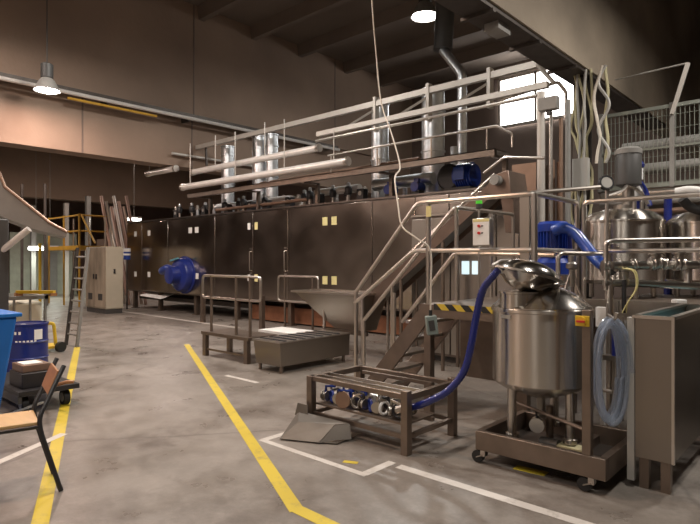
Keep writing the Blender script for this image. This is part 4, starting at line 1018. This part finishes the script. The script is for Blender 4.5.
# IBC container
ib = thing('ibc_container', 'milky white liquid container in a grey cage behind the blue drum', 'container', at(22, 330, 9.6) * Vector((1, 1, 0)) if False else (-10.45, 3.25, 0))
ix, iy = -10.75, 3.02
MB().box(ix - .5, ix + .5, iy - .4, iy + .5, .14, .92).build('bottle', 'ibc', ib, bev=.05)
MB().box(ix - .55, ix + .55, iy - .45, iy + .55, 0, .13).build('pallet', 'grey', ib)
for k in range(5):
    y = iy - .43 + k * .24
    MB().box(ix + .51, ix + .54, y - .015, y + .015, .13, 1.0).build('cage_bar', 'grey', ib)
for k in range(5):
    x = ix - .53 + k * .265
    MB().box(x - .015, x + .015, iy - .44, iy - .41, .13, 1.0).build('cage_bar', 'grey', ib)
MB().box(ix - .56, ix + .56, iy - .46, iy - .40, .96, 1.02).box(ix + .50, ix + .56, iy - .46, iy + .56, .96, 1.02).box(ix - .56, ix + .56, iy + .5, iy + .56, .96, 1.02).box(ix - .56, ix - .50, iy - .46, iy + .56, .96, 1.02).build('cage_top', 'grey', ib)
yb = thing('yellow_beam', 'yellow beam with red brown ends lying across the container cage', 'beam', (ix, iy, 1.02))
p, q = at(17, 291.5, 9.3), at(47, 291, 9.3); q = p + (q - p).normalized() * .62; p.z = q.z = 1.085
MB().beam(p, q, .09, .05).build('bar', 'yellow', yb)
for k in (.04, .96): c = p.lerp(q, k); MB().box(c.x - .05, c.x + .05, c.y - .05, c.y + .05, 1.021, 1.07).build('end_block', 'brownwood', yb)

# blue drum
dx, dy, dr_ = -8.80, 2.80, .275
dm = thing('blue_drum', 'deep blue steel drum with a white label beside the aisle', 'drum', (dx, dy, 0))
MB().lathe([(0, .0), (dr_ - .01, 0), (dr_, .01), (dr_, .22), (dr_ + .012, .235), (dr_, .25), (dr_, .45), (dr_ + .012, .465), (dr_, .48), (dr_, .695), (dr_ + .012, .70), (dr_ + .012, .72), (dr_ - .015, .72), (dr_ - .02, .70), (0, .70)], (dx, dy, 0), seg=40).build('drum_body', 'blue_drum', dm)
MB().lathe([(0, .70), (.03, .70), (.03, .716), (0, .718)], (dx + .12, dy - .08, 0), seg=14).build('bung', 'white', dm)
def on_drum(a0, a1, z0, z1, nm, m):
    mb = MB(); n = 6
    va_ = [[mb.bm.verts.new((dx + (dr_ + e) * math.cos(a0 + (a1 - a0) * k / n), dy + (dr_ + e) * math.sin(a0 + (a1 - a0) * k / n), z)) for k in range(n + 1)] for e, z in ((.001, z0), (.004, z0), (.004, z1), (.001, z1))]
    for r_ in range(4):
        a_, b_ = va_[r_], va_[(r_ + 1) % 4]
        for k in range(n): mb.bm.faces.new((a_[k], a_[k + 1], b_[k + 1], b_[k]))
    for k in (0, n): mb.bm.faces.new([v[k] for v in va_])
    return mb.build(nm, m, dm)
ca = math.atan2(-dy, -dx)
on_drum(ca + .35, ca + .78, .50, .64, 'label', 'paper')
for k in range(6): on_drum(ca - .50 + k * .17, ca - .40 + k * .17, .47 - .01, .495, 'printed_mark', 'paper')
for k in range(2): on_drum(ca - .55 + k * .2, ca - .45 + k * .2, .58, .62, 'printed_mark', 'paper')

# trolley with blue bin
tz = .24
c0 = at(22, 405, 6.1)
tx, ty = -6.97, 2.28
tl = thing('platform_trolley', 'low black platform trolley with pale wheels beside the yellow line', 'trolley', (tx, ty, 0))
MB().box(tx - .75, tx + .55, ty - .31, ty + .30, .19, .24).build('deck', 'black_paint', tl)
MB().box(tx - .75, tx + .55, ty - .32, ty - .28, .12, .20).build('edge_rail', 'darkgrey', tl)
for x in (tx - .6, tx + .42):
    for y in (ty - .22, ty + .20):
        w_ = MB().cyl((x - .02, y - .03, .085), (x - .02, y + .03, .085), .085, 20).build('wheel', 'black', tl)
        MB().cyl((x - .02, y - .034, .085), (x - .02, y + .034, .085), .05, 16).build('hub', 'cablegrey', w_)
        MB().box(x - .04, x + .04, y - .04, y + .04, .17, .19).build('wheel_plate', 'rail', tl)
MB().tube(fillet([at(-14, 424, 5.75), at(18, 411, 5.85), at(44, 402, 6.0)], .1), .016, 8).build('push_handle', 'cablegrey', tl)
MB().tube(fillet([(tx + .50, ty + .0, .24), (tx + .86, ty + .05, .34), (tx + .9, ty + .1, .34)], .05), .018, 8).build('tow_bar', 'brownwood', tl)
bb = thing('blue_bin', 'tall bright blue tapered plastic bin at the left edge', 'bin', (-6.5, 1.58, 0))
cxb, cyb = -6.42, 1.60; tz = .0
MB().hull8([(cxb - .28, cyb - .36, tz), (cxb + .16, cyb - .36, tz), (cxb + .16, cyb + .14, tz), (cxb - .28, cyb + .14, tz)],
           [(cxb - .34, cyb - .42, 1.06), (cxb + .28, cyb - .42, 1.06), (cxb + .28, cyb + .28, 1.06), (cxb - .34, cyb + .28, 1.06)]).build('bin_body', 'blue_bin', bb, bev=.03)
MB().box(cxb - .37, cxb + .31, cyb - .45, cyb + .31, 1.05, 1.09).build('rim', 'blue_bin', bb, bev=.01)
bk = [('stack_box', 'flat black carton on the trolley deck beside the blue bin', (tx + .02, tx + .42, ty - .24, ty + .10, .241, .40), 'black_paint'),
      ('stack_box', 'flat brown carton on the black carton of the trolley', (tx + .04, tx + .36, ty - .22, ty + .06, .401, .48), 'pipe_brown')]
for nm, lb, b_, m in bk: tag(MB().box(*b_).build(nm, m, bev=.006), lb, 'box')
tag(MB().box(tx + .10, tx + .32, ty - .19, ty + .0, .481, .487).build('paper_sheet', 'paper'), 'loose white paper sheet on the brown carton', 'paper')
hs_ = thing('air_gun', 'dark blue and grey hand tool lying on the trolley by the drum', 'tool', (tx - .2, ty + .1, .24))
MB().beam((tx - .35, ty + .12, .36), (tx - .05, ty + .2, .36), .07, .09).build('tool_body', 'darkgrey', hs_, bev=.01)
MB().beam((tx - .26, ty + .15, .24), (tx - .24, ty + .16, .34), .06, .06).build('tool_grip', 'blue_drum', hs_)

# chair
ch = thing('wooden_chair', 'black steel framed chair with plywood seat and brown backrest at lower left', 'chair', (-4.35, 1.25, 0))
f0 = onZ(61, 491); s0 = at(39, 437, 3.92)
back = at(64, 372, 4.12)
lat = onZ(53, 472) - f0; lat.normalize()      # towards the far side of the chair
fw = Vector((-lat.y, lat.x, 0))
if fw.dot(Vector((-KY, -KX, 0))) < 0: fw = -fw
wd_ = .38
def ch_side(off):
    k = lat * off
    rear_foot = f0 + k; knee = Vector((s0.x, s0.y, .44)) + k
    topb = Vector((back.x, back.y, .83)) * 1 + k
    front_top = knee + fw * .44; front_foot = front_top + fw * .04; front_foot.z = 0
    MB().tube(fillet([rear_foot, knee + (rear_foot - knee) * .08, knee + Vector((0, 0, .06)), topb], .05), .0165, 10).build('rear_leg', 'black_paint', ch)
    MB().tube([front_top, front_foot], .0145, 10).build('front_leg', 'black_paint', ch)
    MB().tube([knee, front_top], .0145, 10).build('side_rail', 'black_paint', ch)
    return knee, topb, front_top
k0, b0, t0 = ch_side(0); k1, b1, t1_ = ch_side(wd_)
sq = [k0 + fw * .0, k1 + fw * .0, t1_ + fw * .02, t0 + fw * .02]
MB().hull8([v + Vector((0, 0, .012)) for v in sq], [v + Vector((0, 0, .036)) for v in sq]).build('seat', 'wood', ch, bev=.005)
u0, u1 = k0.lerp(b0, .52), k1.lerp(b1, .52); v0, v1 = k0.lerp(b0, .92), k1.lerp(b1, .92)
off = fw * .018
MB().hull8([u0 + off, u1 + off, v1 + off, v0 + off], [u0 + off + fw * .014, u1 + off + fw * .014, v1 + off + fw * .014, v0 + off + fw * .014]).build('backrest', 'brownwood', ch, bev=.004)
# large grey sloped chute and dark machine at left edge
sl_ = thing('sloping_chute', 'large grey sloping machine chute entering at the left edge', 'chute', at(10, 215, 8.6) * 1.0)
rd = ray(20, 200); rd.z = 0; rd.normalize()
out = [at(-60, 150, 8.4), at(-1, 172, 8.4), at(5, 187, 8.4), at(50, 223, 8.4), at(67, 232, 8.4), at(66, 237, 8.4), at(34, 229, 8.4), at(0, 216, 8.4), at(-60, 214, 8.4)]
MB().hull8(out, [v + rd * .9 for v in out]).build('chute_body', 'grey', sl_)
MB().tube([out[1], out[2], out[3], out[4]], .025, 8).build('edge_rail', 'pipe_brown', sl_)
for px in (22, 45):
    p = at(px, 200, 14.5); MB().cyl((p.x, p.y, 0), (p.x, p.y, 3.6), .035, 8).build('support_post', 'dark_steel', sl_)
p, q = at(-12, 262, 8.0), at(29, 229, 8.0)
tag(MB().cyl(p, q, .045, 12).build('diagonal_pipe', 'white_clad'), 'pale slanted pipe beneath the grey chute', 'pipe')
p = at(2, 258, 8.0)
dmx = thing('dark_machine', 'dark grey machine box at the left edge under the chute', 'machine', (p.x, p.y, 0))
MB().box(p.x - .95, p.x + .04, p.y - .6, p.y + .08, .15, 2.2).build('machine_body', 'darkgrey', dmx, bev=.02)
MB().box(p.x - .9, p.x + .03, p.y - .55, p.y + .07, 0, .15).build('plinth', 'black_paint', dmx)

# green-lit back room with strip lights
gw = struct(MB().box(-28.3, -28.2, 8.3, 11.2, 0, 2.9), 'wall_partition', 'greenwall')
MB().box(-28.2, -28.17, 9.6, 10.3, 0, 2.0).build('doorway', 'grey', gw)
for i, px in enumerate((36, 50)):
    p = at(px, 248.5, 23.5)
    sl2 = thing('hanging_strip_light', 'short glowing strip light in the green back room, ' + ('left' if i == 0 else 'right') + ' one', 'lamp', p, 'back room strip lights')
    MB().box(p.x - .1, p.x + .1, p.y - .30, p.y + .30, p.z + .05, p.z + .12).build('housing', 'white', sl2)
    MB().box(p.x - .06, p.x + .08, p.y - .28, p.y + .28, p.z - .06, p.z + .05).build('tube', 'tube_light', sl2)
    MB().cyl((p.x, p.y, p.z + .12), (p.x, p.y, 9.35), .01, 6).build('suspension_rod', 'grey', sl2)
    l = bpy.data.lights.new('strip_lamp', 'AREA'); l.shape = 'RECTANGLE'; l.size = .15; l.size_y = .6; l.energy = 45; l.color = (.92, 1, .86)
    o = bpy.data.objects.new('strip_lamp', l); COL.objects.link(o); o.parent = sl2; o.location = (0, 0, -.08)
p = at(134, 219.5, 21.8)
sl3 = thing('hanging_strip_light', 'short glowing strip light high beyond the electrical cabinet', 'lamp', p, 'far strip light')
MB().box(p.x - .2, p.x + .2, p.y - .22, p.y + .22, p.z + .04, p.z + .1).build('housing', 'white', sl3)
MB().box(p.x - .16, p.x + .16, p.y - .2, p.y + .2, p.z - .04, p.z + .04).build('tube', 'tube_light', sl3)
MB().cyl((p.x, p.y, p.z + .1), (p.x, p.y, 9.35), .01, 6).build('suspension_rod', 'grey', sl3)
for i, px in enumerate((40, 47)):
    p = onZ(px, 300); p = at(px, 261, 19.0 + i)
    tag(MB().box(p.x - .035, p.x + .035, p.y - .035, p.y + .035, 0, 2.2).build('yellow_post', 'yellow' if i == 0 else 'grey'), ('yellow' if i == 0 else 'grey') + ' post in front of the green back room', 'post')
# leaning tubes behind the cabinet
for i in range(7):
    tt_ = 20.4 + .3 * (i % 2); p, q = at(101 + i * 4.2, 196, tt_), at(113 + i * 4.2, 262, tt_); p = p + (q - p) * (.08 * (i % 3))
    q = p + (q - p) * ((p.z - .0) / (p.z - q.z))
    tag(MB().cyl(p, q, .055, 8).build('leaning_tube', ('pinkwhite', 'rail', 'pinkwhite', 'paper')[i % 4]), 'long tube leaning in the row behind the cream cabinet', 'tube', 'leaning tubes behind the cabinet')
p = at(127, 256, 18.6)
bs = thing('wrapped_reel', 'blue and white wrapped reel on a thin stand between cabinet and oven', 'reel', (p.x, p.y, 0))
MB().cyl((p.x, p.y, p.z - .12), (p.x, p.y, p.z + .26), .11, 16).build('wrap', 'blue_hose2', bs)
MB().lathe([(.112, 0), (.118, .01), (.118, .05), (.112, .06)], (p.x, p.y, p.z + .02), seg=16).lathe([(.112, 0), (.118, .01), (.118, .10), (.112, .11)], (p.x, p.y, p.z + .14), seg=16).build('white_band', 'paper', bs)
MB().cyl((p.x, p.y, 0), (p.x, p.y, p.z - .12), .03, 8).build('stand', 'dark_steel', bs)
# distant structures under the far girder
for i, px in enumerate((33, 66, 88, 112)):
    p = at(px, 261, 24.2 + (i % 2))
    tag(MB().box(p.x - .09, p.x + .09, p.y - .09, p.y + .09, 0, 4.0 + .2 * (i % 3)).build('distant_post', ('grey', 'light_frame')[i % 2]), 'distant upright steel post beneath the far girder', 'post', 'distant posts')
tag(MB().box(-26.2, -25.2, 11.3, 14.5, 0, 2.6).build('distant_machine', 'wall'), 'reddish brown machine block far beyond the cabinet', 'machine')
# ================================================================ CAMERA AND VIEW
cam = bpy.data.cameras.new('camera'); co = bpy.data.objects.new('camera', cam); COL.objects.link(co)
cam.sensor_fit = 'HORIZONTAL'; cam.sensor_width = 36; cam.lens = 36 * FPX / 700; cam.clip_start = .05; cam.clip_end = 100
co.location = (0, 0, EYE)
co.rotation_euler = (pi / 2, 0, math.atan2(KX, KY))
cam.shift_y = -1.0 / 700
SC.camera = co
vs_ = SC.view_settings; vs_.view_transform = 'Standard'; vs_.look = 'None'; vs_.gamma = 1; vs_.exposure = -.12; vs_.use_curve_mapping = False
